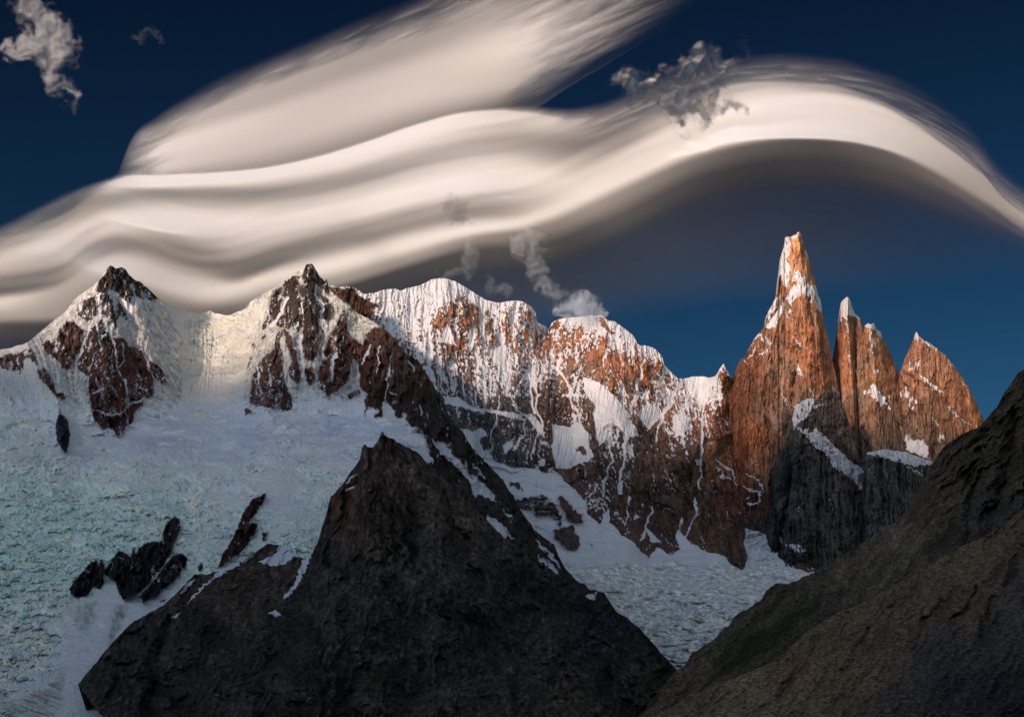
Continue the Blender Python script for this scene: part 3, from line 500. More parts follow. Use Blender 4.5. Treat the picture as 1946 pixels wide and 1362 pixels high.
    D += sn * (1 - m_g) * (ridged(X + Y * .2, Y, 7, 80, 2, seed=280) - .5) * -14
    D -= np.maximum.reduce(mi + [mn]) * 60
    gy = sstep(1095, 1130, Y); mx_ = np.interp(Y.ravel(), [1060, 1120, 1180, 1260], [1255, 1275, 1280, 1281]).reshape(X.shape)
    uc = Y - .42 * np.abs(X - mx_) * sstep(0, 30, np.abs(X - mx_)) + fbm(X, Y, 30, seed=294) * 5; ch = fbm(X, uc, 90, 8, 5, seed=295, gain=.6); e5, h5 = cells(X, uc, 26, 5, 51)
    D += m_g * (ch * 17 * gy - (h5 - .5) * 5 * gy + fbm(wx, wy, 80, 9, 4, seed=291) * (26 + 30 * gy) + fbm(wx, wy, 11, 5, 3, seed=292) * 3 * gy + (ridged(wx2, wy2, 14, 9, 3, seed=296) - .5) * 50 * poly(X, Y, c7((1130, 480), (1290, 550), (1290, 680), (1140, 690)), 8))
    # medial furrow of the glacier
    D += m_g * 40 * tent(wx, wy, c7((660, 600), (740, 700), (790, 790), (800, 900)), 10)
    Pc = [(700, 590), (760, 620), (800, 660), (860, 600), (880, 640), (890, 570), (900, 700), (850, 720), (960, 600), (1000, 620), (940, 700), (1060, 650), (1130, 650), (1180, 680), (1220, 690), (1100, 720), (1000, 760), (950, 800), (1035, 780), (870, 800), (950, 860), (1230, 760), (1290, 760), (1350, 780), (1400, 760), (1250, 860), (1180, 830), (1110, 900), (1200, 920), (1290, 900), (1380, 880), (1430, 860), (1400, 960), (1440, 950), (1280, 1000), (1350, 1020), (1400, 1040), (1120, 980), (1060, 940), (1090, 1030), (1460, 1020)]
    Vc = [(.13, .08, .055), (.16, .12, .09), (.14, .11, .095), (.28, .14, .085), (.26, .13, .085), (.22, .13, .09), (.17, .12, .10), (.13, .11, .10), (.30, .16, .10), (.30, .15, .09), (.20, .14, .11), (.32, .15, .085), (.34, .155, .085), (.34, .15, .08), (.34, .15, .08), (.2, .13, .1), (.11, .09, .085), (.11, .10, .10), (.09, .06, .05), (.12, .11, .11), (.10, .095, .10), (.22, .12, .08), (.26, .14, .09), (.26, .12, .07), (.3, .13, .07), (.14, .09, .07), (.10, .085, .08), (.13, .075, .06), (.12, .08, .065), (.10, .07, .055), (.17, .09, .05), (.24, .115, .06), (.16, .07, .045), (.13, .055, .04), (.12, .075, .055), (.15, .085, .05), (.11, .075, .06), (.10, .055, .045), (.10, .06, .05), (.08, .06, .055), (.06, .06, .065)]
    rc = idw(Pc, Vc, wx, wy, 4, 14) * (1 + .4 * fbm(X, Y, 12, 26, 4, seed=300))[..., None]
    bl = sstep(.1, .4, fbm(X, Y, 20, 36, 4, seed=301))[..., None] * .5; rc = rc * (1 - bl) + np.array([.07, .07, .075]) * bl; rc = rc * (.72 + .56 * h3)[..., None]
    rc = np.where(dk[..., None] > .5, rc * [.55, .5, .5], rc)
    snowc = np.array([.79, .80, .83]); cream = np.array([.84, .83, .72]); blue = np.array([.56, .68, .74])
    q1 = np.clip(.5 + ch * 1.4 + (h5 - .5) * .4, 0, 1)[..., None]; q2 = np.clip(fbm(wx2, wy2, 12, 6, 3, seed=311) * 1.2, 0, .7)[..., None]
    ice = snowc * (1 - q1 * .7) + cream * q1 * .7; ice = ice * (1 - q2) + blue * q2; ck = (sstep(.12, .02, e5) * .45 + sstep(.1, .5, -ch) * .35)[..., None]; ice = ice * (1 - ck) + np.array([.3, .38, .44]) * ck
    spk = sstep(.42, .55, fbm(X, Y, 4, 3, 2, seed=312))[..., None] * .35 * sstep(1120, 1200, Y)[..., None]; ice = ice * (1 - spk) + np.array([.2, .22, .24]) * spk
    useice = (m_g > .5) & (rocky <= .5) & (Y > 1075 + fbm(X, Y, 40, seed=313) * 16)
    s.col = np.where(useice[..., None], ice, rc); s.snow = np.where(useice, 0., snow); s.D = D
    o = np.zeros(X.shape, int); div = np.interp(Y[:, 0] * 0 + Y.mean(1), [600, 1200], [1042, 1042])
    dx = np.interp(Y.ravel(), [560, 624, 700, 760, 860, 950, 1000, 1300], [1044, 1042, 1048, 1050, 1048, 1062, 1075, 1100]).reshape(X.shape)
    dx2 = np.interp(Y.ravel(), [560, 724, 800, 900, 1060, 1300], [1291, 1291, 1262, 1235, 1210, 1210]).reshape(X.shape)
    o[X > dx] = 1; o[X > dx2] = 2
    o[poly(X, Y, c4((250, 800), (280, 730), (305, 690), (345, 760), (350, 960), (300, 1100), (235, 960)), .1) > .5] = 3
    o[m_g > .5] = 4
    o[(cap > .5) & (o == 0)] = 5; o[(cap > .5) & (o == 1)] = 6
    for k, q in enumerate(mi[:2]): o[q > .5] = 10 + k
    o[mn > .5] = 12
    o[(poly(X, Y, fields[0], .1) > .5) & (o == 1)] = 7; o[(poly(X, Y, fields[1], .1) > .5) & (o == 1)] = 8
    s.owner = o
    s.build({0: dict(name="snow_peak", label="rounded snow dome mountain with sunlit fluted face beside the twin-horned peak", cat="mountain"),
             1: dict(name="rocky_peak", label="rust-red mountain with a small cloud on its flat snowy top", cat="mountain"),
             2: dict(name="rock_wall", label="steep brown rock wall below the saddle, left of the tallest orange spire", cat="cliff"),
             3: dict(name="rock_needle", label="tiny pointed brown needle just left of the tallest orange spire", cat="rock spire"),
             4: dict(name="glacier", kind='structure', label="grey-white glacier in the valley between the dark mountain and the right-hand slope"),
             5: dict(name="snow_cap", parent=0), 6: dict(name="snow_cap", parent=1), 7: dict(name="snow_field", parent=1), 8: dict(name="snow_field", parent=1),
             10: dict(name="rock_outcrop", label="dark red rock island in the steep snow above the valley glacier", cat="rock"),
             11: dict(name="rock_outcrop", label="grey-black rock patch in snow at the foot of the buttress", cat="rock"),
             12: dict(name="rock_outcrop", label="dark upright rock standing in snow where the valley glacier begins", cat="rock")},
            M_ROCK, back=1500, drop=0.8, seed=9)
back_wall()

# ================================================================== GRANITE SPIRES
def facet(X, Y, lines):
    """depth by arete lines: each line is ([(py, px), ...], depth); straight between lines, so the faces are flat"""
    xs = [np.interp(Y.ravel(), *np.array(l, float).T).reshape(X.shape) for l, _ in lines]; ds = [d for _, d in lines]
    out = np.full(X.shape, float(ds[0])); 
    for i in range(len(xs) - 1):
        t = (X - xs[i]) / np.maximum(xs[i + 1] - xs[i], .5)
        m = (X >= xs[i]); out = np.where(m, ds[i] + (ds[i + 1] - ds[i]) * np.clip(t, 0, 1), out)
    return out
def yx(*p): return [(b, a) for a, b in p]
def spire(ridge, x0, x1, bottom, base, lean, lines, rime, rimeline, cols, seed, owners, split=None, jag=1.0, crack=(), ribs=14, ramp=22, rocky=(), edge=8, mat=None, rows=300, step=1.25, jsc=9, dust=0.0, back=420, facs=2.0, blocks=26):
    s = Sheet(ridge, x0, x1, bottom, step, rows, jag, seed, jsc=jsc)
    X, Y = s.X, s.Y
    wx = X + fbm(X, Y, 20, 40, seed=seed * 10) * 5; wy = Y + fbm(X, Y, 20, seed=seed * 10 + 3) * 5
    D = base - lean * (Y - np.min(s.top)) + facet(X * .55 + wx * .45, wy, lines) * facs
    D += np.exp(-s.dr / edge) * ramp               # the crest rounds away from the viewer
    rib = ridged(wx, wy, 9, 120, 4, seed=seed * 10 + 5); fine = fbm(X, Y, 5, 14, 4, seed=seed * 10 + 7)
    D -= (rib - .5) * ribs + fine * 7
    blk = fbm(X + Y * .3, Y, 26, 34, 5, seed=seed * 10 + 8, gain=.6); D -= blk * ribs * 1.3
    e1, h1 = cells(wx, Y + wx * .5, 12, 46, seed); e2, h2 = cells(wx, Y, 6, 17, seed + 1)
    D -= (h1 - .5) * blocks + (h2 - .5) * blocks * .35
    ck = streaks(X + fbm(X, Y, 30, 80, 3, seed=seed * 10 + 1) * 6, Y, 9, 150, .86, seed=seed * 10 + 2); D += ck * 16
    for pts, h, wd in crack: D += h * tent(wx, wy, pts, wd)
    sn = np.zeros(X.shape); wx2 = X + fbm(X, Y, 6, oct=4, seed=seed * 10 + 9) * 4; wy2 = Y + fbm(X, Y, 6, oct=4, seed=seed * 10 + 11) * 4
    for pts, amt in rime: sn = np.maximum(sn, poly(wx2, wy2, pts, 2.5) * (amt + (fine * .9 if amt < .9 else 0)))
    for pts, wd in rimeline: sn = np.maximum(sn, stroke(wx2, wy2, pts, wd, wd))
    if dust: sn = np.maximum(sn, np.clip(dust + fine * .55 + (.55 - rib) * .5, 0, .8))
    for pts in rocky: sn = sn * (1 - poly(wx2, wy2, pts, 1.5))
    D -= sn * 7
    P = [c[0] for c in cols]; V = [c[1] for c in cols]
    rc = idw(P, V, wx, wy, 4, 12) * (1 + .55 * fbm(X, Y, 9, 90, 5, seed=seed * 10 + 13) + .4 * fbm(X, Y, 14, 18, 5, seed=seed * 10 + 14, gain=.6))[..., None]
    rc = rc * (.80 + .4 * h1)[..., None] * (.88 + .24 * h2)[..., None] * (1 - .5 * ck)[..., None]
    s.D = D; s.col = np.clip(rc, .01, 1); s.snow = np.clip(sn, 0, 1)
    if split: s.owner = split(X, Y, sn)
    s.build(owners, mat or M_GRAN, back=back, drop=1.4, nback=7, seed=seed)
    return s

OR, RU, GR, DG = (.44, .215, .115), (.25, .095, .045), (.23, .15, .11), (.10, .10, .108)
# --- the tallest spire
head = ct((415, 112), (440, 112), (508, 95), (513, 76), (535, 82), (545, 110), (552, 150), (582, 215), (606, 285), (598, 292), (565, 225), (548, 165), (535, 122), (508, 118), (478, 140), (462, 190), (475, 210), (455, 250), (462, 320), (466, 380), (445, 450), (442, 480), (415, 470), (395, 430), (374, 410), (378, 300), (398, 220), (415, 180))
rime = ct((470, 410), (478, 365), (520, 348), (545, 395), (578, 402), (592, 455), (618, 470), (645, 440), (656, 520), (688, 575), (692, 650), (655, 640), (640, 600), (600, 590), (585, 540), (560, 520), (530, 540), (500, 565), (455, 600), (430, 585), (435, 535), (462, 505), (480, 470))
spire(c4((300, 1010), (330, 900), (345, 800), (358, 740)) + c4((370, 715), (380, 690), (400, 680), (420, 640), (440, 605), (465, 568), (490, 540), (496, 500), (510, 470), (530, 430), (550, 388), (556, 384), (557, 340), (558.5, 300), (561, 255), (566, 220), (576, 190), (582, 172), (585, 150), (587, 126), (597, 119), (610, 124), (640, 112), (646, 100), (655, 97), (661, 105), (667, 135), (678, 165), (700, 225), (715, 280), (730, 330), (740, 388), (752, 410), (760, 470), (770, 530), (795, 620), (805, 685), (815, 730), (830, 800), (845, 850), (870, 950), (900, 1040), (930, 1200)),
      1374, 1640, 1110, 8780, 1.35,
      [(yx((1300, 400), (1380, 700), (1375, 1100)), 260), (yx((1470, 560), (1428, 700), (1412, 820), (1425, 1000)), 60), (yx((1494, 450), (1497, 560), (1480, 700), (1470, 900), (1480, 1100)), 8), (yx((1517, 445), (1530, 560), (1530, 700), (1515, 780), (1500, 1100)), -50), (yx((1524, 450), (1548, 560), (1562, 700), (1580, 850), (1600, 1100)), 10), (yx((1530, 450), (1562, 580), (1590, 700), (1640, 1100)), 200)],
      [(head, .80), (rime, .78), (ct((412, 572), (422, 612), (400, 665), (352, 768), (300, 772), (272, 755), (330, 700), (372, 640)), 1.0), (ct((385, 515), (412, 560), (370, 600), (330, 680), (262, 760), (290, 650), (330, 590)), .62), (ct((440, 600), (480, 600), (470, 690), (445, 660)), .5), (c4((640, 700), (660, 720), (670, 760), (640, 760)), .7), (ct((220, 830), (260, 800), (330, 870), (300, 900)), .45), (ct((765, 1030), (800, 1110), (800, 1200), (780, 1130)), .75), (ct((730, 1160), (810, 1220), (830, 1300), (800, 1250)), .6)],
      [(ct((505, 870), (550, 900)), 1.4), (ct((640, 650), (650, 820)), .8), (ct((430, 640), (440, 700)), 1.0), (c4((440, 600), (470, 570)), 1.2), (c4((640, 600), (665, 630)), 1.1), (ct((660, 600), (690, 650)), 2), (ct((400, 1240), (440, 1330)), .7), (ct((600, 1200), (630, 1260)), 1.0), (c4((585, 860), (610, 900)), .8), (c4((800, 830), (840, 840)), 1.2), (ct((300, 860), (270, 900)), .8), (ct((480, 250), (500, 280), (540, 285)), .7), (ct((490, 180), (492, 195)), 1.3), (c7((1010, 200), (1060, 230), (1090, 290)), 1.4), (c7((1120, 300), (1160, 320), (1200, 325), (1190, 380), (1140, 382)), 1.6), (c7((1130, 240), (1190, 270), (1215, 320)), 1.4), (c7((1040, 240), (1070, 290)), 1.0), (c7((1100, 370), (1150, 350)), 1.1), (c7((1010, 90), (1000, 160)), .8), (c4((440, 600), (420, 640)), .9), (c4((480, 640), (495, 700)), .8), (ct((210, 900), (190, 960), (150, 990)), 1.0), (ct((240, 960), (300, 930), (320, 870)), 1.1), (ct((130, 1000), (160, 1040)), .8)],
      [((1515, 480), (.52, .25, .13)), ((1535, 520), (.40, .22, .14)), ((1500, 520), (.5, .28, .17)), ((1520, 600), (.40, .205, .12)), ((1550, 620), (.42, .20, .11)), ((1500, 620), (.38, .19, .11)), ((1480, 590), (.3, .19, .14)), ((1530, 680), (.40, .19, .105)), ((1560, 720), (.38, .18, .10)), ((1470, 650), (.27, .15, .10)), ((1490, 700), (.25, .16, .12)), ((1430, 690), (.17, .075, .045)), ((1410, 760), (.15, .065, .04)), ((1430, 830), (.22, .09, .045)), ((1400, 860), (.14, .06, .035)), ((1460, 780), (.22, .13, .09)), ((1490, 800), (.18, .13, .105)), ((1540, 760), (.26, .16, .11)), ((1580, 780), (.26, .15, .10)), ((1415, 920), (.16, .07, .04)), ((1442, 890), (.34, .17, .105)), ((1450, 960), (.13, .06, .045)), ((1400, 980), (.09, .045, .035)), ((1470, 900), (.13, .09, .07)), ((1490, 900), (.06, .06, .065)), ((1480, 1000), (.06, .06, .068)), ((1430, 1030), (.12, .07, .05)), ((1600, 850), GR)],  # lower rock greyer and darker: the sun's fall-off partly in the colour
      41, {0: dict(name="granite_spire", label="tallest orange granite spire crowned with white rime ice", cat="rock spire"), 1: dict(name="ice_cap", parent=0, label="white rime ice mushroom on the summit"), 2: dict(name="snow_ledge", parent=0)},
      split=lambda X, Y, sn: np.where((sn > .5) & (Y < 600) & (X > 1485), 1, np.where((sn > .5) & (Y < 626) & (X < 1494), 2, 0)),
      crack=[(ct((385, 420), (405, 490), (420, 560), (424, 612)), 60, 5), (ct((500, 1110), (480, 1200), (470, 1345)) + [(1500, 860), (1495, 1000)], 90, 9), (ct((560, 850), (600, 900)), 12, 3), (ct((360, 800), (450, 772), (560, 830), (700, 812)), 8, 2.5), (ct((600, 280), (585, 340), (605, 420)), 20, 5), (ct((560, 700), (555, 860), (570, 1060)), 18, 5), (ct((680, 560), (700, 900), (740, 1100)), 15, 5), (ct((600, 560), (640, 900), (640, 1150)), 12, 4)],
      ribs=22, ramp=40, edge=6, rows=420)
# --- the three lesser spires
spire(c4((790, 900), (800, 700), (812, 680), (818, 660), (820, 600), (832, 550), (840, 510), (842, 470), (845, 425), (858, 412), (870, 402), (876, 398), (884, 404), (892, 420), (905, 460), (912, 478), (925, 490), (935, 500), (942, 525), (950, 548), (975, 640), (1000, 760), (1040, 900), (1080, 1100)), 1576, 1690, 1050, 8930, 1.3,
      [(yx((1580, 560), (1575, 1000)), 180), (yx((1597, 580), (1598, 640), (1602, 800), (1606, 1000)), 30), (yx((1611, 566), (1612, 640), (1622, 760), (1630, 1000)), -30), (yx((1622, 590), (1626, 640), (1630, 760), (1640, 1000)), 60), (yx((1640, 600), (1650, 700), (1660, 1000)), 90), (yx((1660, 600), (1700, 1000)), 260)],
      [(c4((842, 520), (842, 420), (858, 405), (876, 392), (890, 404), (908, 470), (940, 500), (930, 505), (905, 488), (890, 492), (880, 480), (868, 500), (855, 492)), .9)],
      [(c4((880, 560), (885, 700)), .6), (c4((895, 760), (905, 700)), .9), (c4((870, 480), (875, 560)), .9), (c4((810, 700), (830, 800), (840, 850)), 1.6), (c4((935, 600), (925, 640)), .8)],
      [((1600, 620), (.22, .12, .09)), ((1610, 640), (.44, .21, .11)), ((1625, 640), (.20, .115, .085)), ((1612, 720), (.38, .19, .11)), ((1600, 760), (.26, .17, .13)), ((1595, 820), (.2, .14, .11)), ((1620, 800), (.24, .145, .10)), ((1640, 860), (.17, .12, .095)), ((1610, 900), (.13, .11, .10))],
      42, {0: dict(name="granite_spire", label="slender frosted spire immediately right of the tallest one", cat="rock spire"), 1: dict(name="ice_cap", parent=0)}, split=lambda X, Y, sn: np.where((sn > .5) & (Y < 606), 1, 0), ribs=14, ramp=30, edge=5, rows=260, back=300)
spire(c4((885, 900), (900, 790), (905, 700), (912, 655), (930, 610), (950, 562), (957, 530), (972, 520), (980, 526), (998, 518), (1004, 532), (1012, 552), (1024, 553), (1034, 566), (1036, 586), (1060, 620), (1090, 690), (1115, 765), (1150, 850), (1200, 1000), (1260, 1150)), 1614, 1770, 1060, 8840, 1.3,
      [(yx((1610, 700), (1616, 1000)), 120), (yx((1642, 610), (1632, 760), (1650, 1000)), 30), (yx((1652, 614), (1662, 700), (1670, 800), (1690, 1000)), -30), (yx((1668, 630), (1680, 700), (1700, 800), (1730, 1000)), 40), (yx((1680, 640), (1710, 720), (1780, 1000)), 200)],
      [(c4((957, 530), (972, 515), (998, 512), (1012, 545), (1036, 566), (1040, 590), (1018, 580), (1000, 545), (975, 545)), .95), (c4((960, 550), (1000, 560), (1010, 640), (985, 640)), .45), (c4((988, 800), (1000, 798), (1030, 845), (1054, 870), (1050, 890), (1030, 902), (1008, 870), (988, 862)), 1.0), (c4((995, 745), (1010, 728), (1028, 745), (1010, 760)), .9), (c4((940, 840), (975, 815), (985, 840), (960, 850)), .7), (c4((1120, 780), (1150, 800), (1200, 880), (1180, 900), (1130, 850)), .42)],
      [(c4((975, 640), (1000, 660)), 1.2), (c4((1050, 880), (1075, 915)), .9), (c4((1070, 850), (1070, 880)), 1)],
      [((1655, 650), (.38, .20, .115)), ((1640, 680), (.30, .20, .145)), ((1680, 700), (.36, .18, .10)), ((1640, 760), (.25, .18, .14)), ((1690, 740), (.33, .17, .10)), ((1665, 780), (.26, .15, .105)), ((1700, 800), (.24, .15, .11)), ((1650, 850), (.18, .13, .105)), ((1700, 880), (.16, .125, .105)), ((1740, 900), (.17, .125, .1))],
      43, {0: dict(name="granite_spire", label="middle orange spire with a snow patch, leaning on the slender frosted one", cat="rock spire"), 1: dict(name="ice_cap", parent=0), 2: dict(name="snow_patch", parent=0)}, split=lambda X, Y, sn: np.where((sn > .5) & (Y < 645), 1, np.where((sn > .6) & (Y > 720) & (Y < 775) & (X > 1650) & (X < 1690), 2, 0)), ribs=14, ramp=30, edge=5, rows=260, back=300)
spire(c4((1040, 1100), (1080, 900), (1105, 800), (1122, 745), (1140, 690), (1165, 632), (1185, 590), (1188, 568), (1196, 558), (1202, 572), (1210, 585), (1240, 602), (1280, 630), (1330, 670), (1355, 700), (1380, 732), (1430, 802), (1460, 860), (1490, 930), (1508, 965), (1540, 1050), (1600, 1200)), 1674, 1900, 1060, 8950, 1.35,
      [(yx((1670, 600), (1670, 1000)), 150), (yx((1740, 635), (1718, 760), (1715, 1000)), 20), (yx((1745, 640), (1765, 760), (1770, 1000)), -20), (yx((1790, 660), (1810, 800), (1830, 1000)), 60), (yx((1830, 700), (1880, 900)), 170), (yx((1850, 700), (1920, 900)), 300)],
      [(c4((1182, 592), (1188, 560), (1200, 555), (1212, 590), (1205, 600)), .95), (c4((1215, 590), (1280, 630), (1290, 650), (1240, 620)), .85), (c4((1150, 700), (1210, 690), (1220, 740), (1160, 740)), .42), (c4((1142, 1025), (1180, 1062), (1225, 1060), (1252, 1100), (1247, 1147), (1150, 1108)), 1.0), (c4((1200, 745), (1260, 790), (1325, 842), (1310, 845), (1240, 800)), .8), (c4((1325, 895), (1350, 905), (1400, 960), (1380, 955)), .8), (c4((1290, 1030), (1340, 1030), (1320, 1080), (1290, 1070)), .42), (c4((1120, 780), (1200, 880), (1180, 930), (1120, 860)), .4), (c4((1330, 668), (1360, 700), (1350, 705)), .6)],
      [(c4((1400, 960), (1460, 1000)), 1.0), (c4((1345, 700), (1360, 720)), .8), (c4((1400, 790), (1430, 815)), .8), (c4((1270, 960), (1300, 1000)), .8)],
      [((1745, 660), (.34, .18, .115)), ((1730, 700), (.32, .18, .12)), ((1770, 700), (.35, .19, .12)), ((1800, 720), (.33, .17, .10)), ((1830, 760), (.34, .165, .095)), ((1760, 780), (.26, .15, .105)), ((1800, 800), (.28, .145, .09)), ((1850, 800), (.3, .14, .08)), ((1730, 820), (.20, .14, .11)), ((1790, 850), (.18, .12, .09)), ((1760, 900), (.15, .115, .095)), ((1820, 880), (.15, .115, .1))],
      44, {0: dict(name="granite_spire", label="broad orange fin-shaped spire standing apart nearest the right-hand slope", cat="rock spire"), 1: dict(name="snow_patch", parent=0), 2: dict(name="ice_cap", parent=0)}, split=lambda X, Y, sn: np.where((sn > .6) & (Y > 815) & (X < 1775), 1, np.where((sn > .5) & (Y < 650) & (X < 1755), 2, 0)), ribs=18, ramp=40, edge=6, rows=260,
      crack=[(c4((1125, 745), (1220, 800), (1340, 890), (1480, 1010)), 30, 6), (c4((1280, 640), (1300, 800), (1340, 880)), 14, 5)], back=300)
# --- the grey pillars in front of them, darkened in colour for their shade
shelf1 = c4((632, 990), (700, 1030), (730, 1005), (770, 1040), (840, 1110), (900, 1165), (962, 1205), (958, 1260), (940, 1295), (915, 1255), (860, 1215), (810, 1185), (790, 1140), (760, 1110), (720, 1090), (700, 1060))
spire(c4((470, 1700), (500, 1450), (530, 1230), (565, 1110), (600, 1010), (618, 950), (628, 905), (660, 880), (690, 866), (735, 872), (755, 850), (790, 824), (830, 843), (858, 900), (885, 985), (905, 1060), (935, 1150), (962, 1200), (975, 1260), (1000, 1400), (1040, 1700)), 1450, 1672, [(1440, 1130), (1700, 1150)], 7980, 0.9,
      [(yx((1450, 900), (1440, 1100)), 260), (yx((1505, 800), (1480, 900), (1468, 1000), (1462, 1100)), 60), (yx((1530, 780), (1512, 900), (1505, 1100)), -40), (yx((1560, 760), (1570, 900), (1580, 1100)), 0), (yx((1600, 760), (1630, 900), (1640, 1100)), 60), (yx((1640, 760), (1700, 1100)), 160)],
      [(shelf1[:3] + shelf1[3:], 1.0), (c4((620, 960), (635, 900), (690, 862), (735, 868), (720, 900), (760, 895), (700, 930), (690, 960), (650, 980), (630, 1010)), .85), (c4((660, 1010), (700, 1000), (690, 1030), (660, 1030)), .8), (c8((350, 570), (400, 560), (460, 590), (440, 605), (380, 600)), .6), (c4((740, 890), (775, 900), (750, 905)), .8)],
      [(c8((410, 380), (415, 420)), .8), (c8((560, 360), (575, 410)), .7), (c8((330, 540), (345, 560)), 1.2), (c8((650, 340), (665, 320)), .8)],
      [((1500, 900), (.06, .063, .072)), ((1520, 950), (.10, .10, .105)), ((1560, 930), (.11, .107, .105)), ((1560, 1000), (.105, .103, .103)), ((1610, 1000), (.10, .10, .102)), ((1480, 1000), (.06, .062, .07)), ((1575, 780), (.12, .10, .09)), ((1590, 840), (.16, .13, .11)), ((1540, 820), (.12, .11, .105)), ((1620, 900), (.13, .11, .10)), ((1500, 1060), (.055, .055, .06))],
      45, {0: dict(name="rock_pillar", label="dark grey granite pillar with a slanting snow ledge below the tallest spire", cat="cliff"), 1: dict(name="snow_ledge", parent=0)},
      split=lambda X, Y, sn: np.where(poly(X, Y, shelf1, .1) > .5, 1, 0), ribs=46, ramp=60, edge=8, crack=[(c8((520, 180), (500, 400), (500, 600)), 50, 6), (c8((610, 260), (600, 450), (610, 600)), 40, 6), (c8((390, 200), (360, 420), (330, 600)), 70, 9), (c8((660, 330), (670, 500)), 30, 5)], rows=280, back=250)
shelf2 = c4((963, 1125), (966, 1112), (1050, 1098), (1150, 1112), (1220, 1140), (1275, 1158), (1262, 1175), (1195, 1182), (1100, 1160), (1040, 1140))
spire(c4((935, 1700), (945, 1400), (955, 1220), (962, 1150), (965, 1118), (1050, 1103), (1150, 1117), (1220, 1144), (1270, 1160), (1300, 1210), (1340, 1330), (1400, 1600)), 1634, 1830, [(1600, 1120), (1850, 1120)], 7860, .8,
      [(yx((1630, 850), (1630, 1100)), 120), (yx((1648, 860), (1645, 1100)), 0), (yx((1700, 870), (1700, 1100)), 10), (yx((1750, 870), (1760, 1100)), 60), (yx((1790, 870), (1800, 1100)), 160)],
      [(shelf2, 1.0)], [(c4((1150, 1180), (1220, 1220)), 1.2), (c8((985, 220), (990, 250)), .8)],
      [((1660, 900), (.115, .112, .115)), ((1700, 920), (.12, .115, .115)), ((1750, 900), (.12, .115, .11)), ((1700, 980), (.10, .10, .105))],
      46, {0: dict(name="rock_pillar", label="flat-topped grey granite block capped by snow below the three lesser spires", cat="cliff"), 1: dict(name="snow_cap", parent=0)},
      split=lambda X, Y, sn: np.where(poly(X, Y, shelf2, .1) > .5, 1, 0), ribs=40, ramp=50, edge=9, jag=.4, crack=[(c8((880, 190), (870, 400)), 40, 6), (c8((790, 180), (800, 400)), 30, 6)], rows=200, back=250)

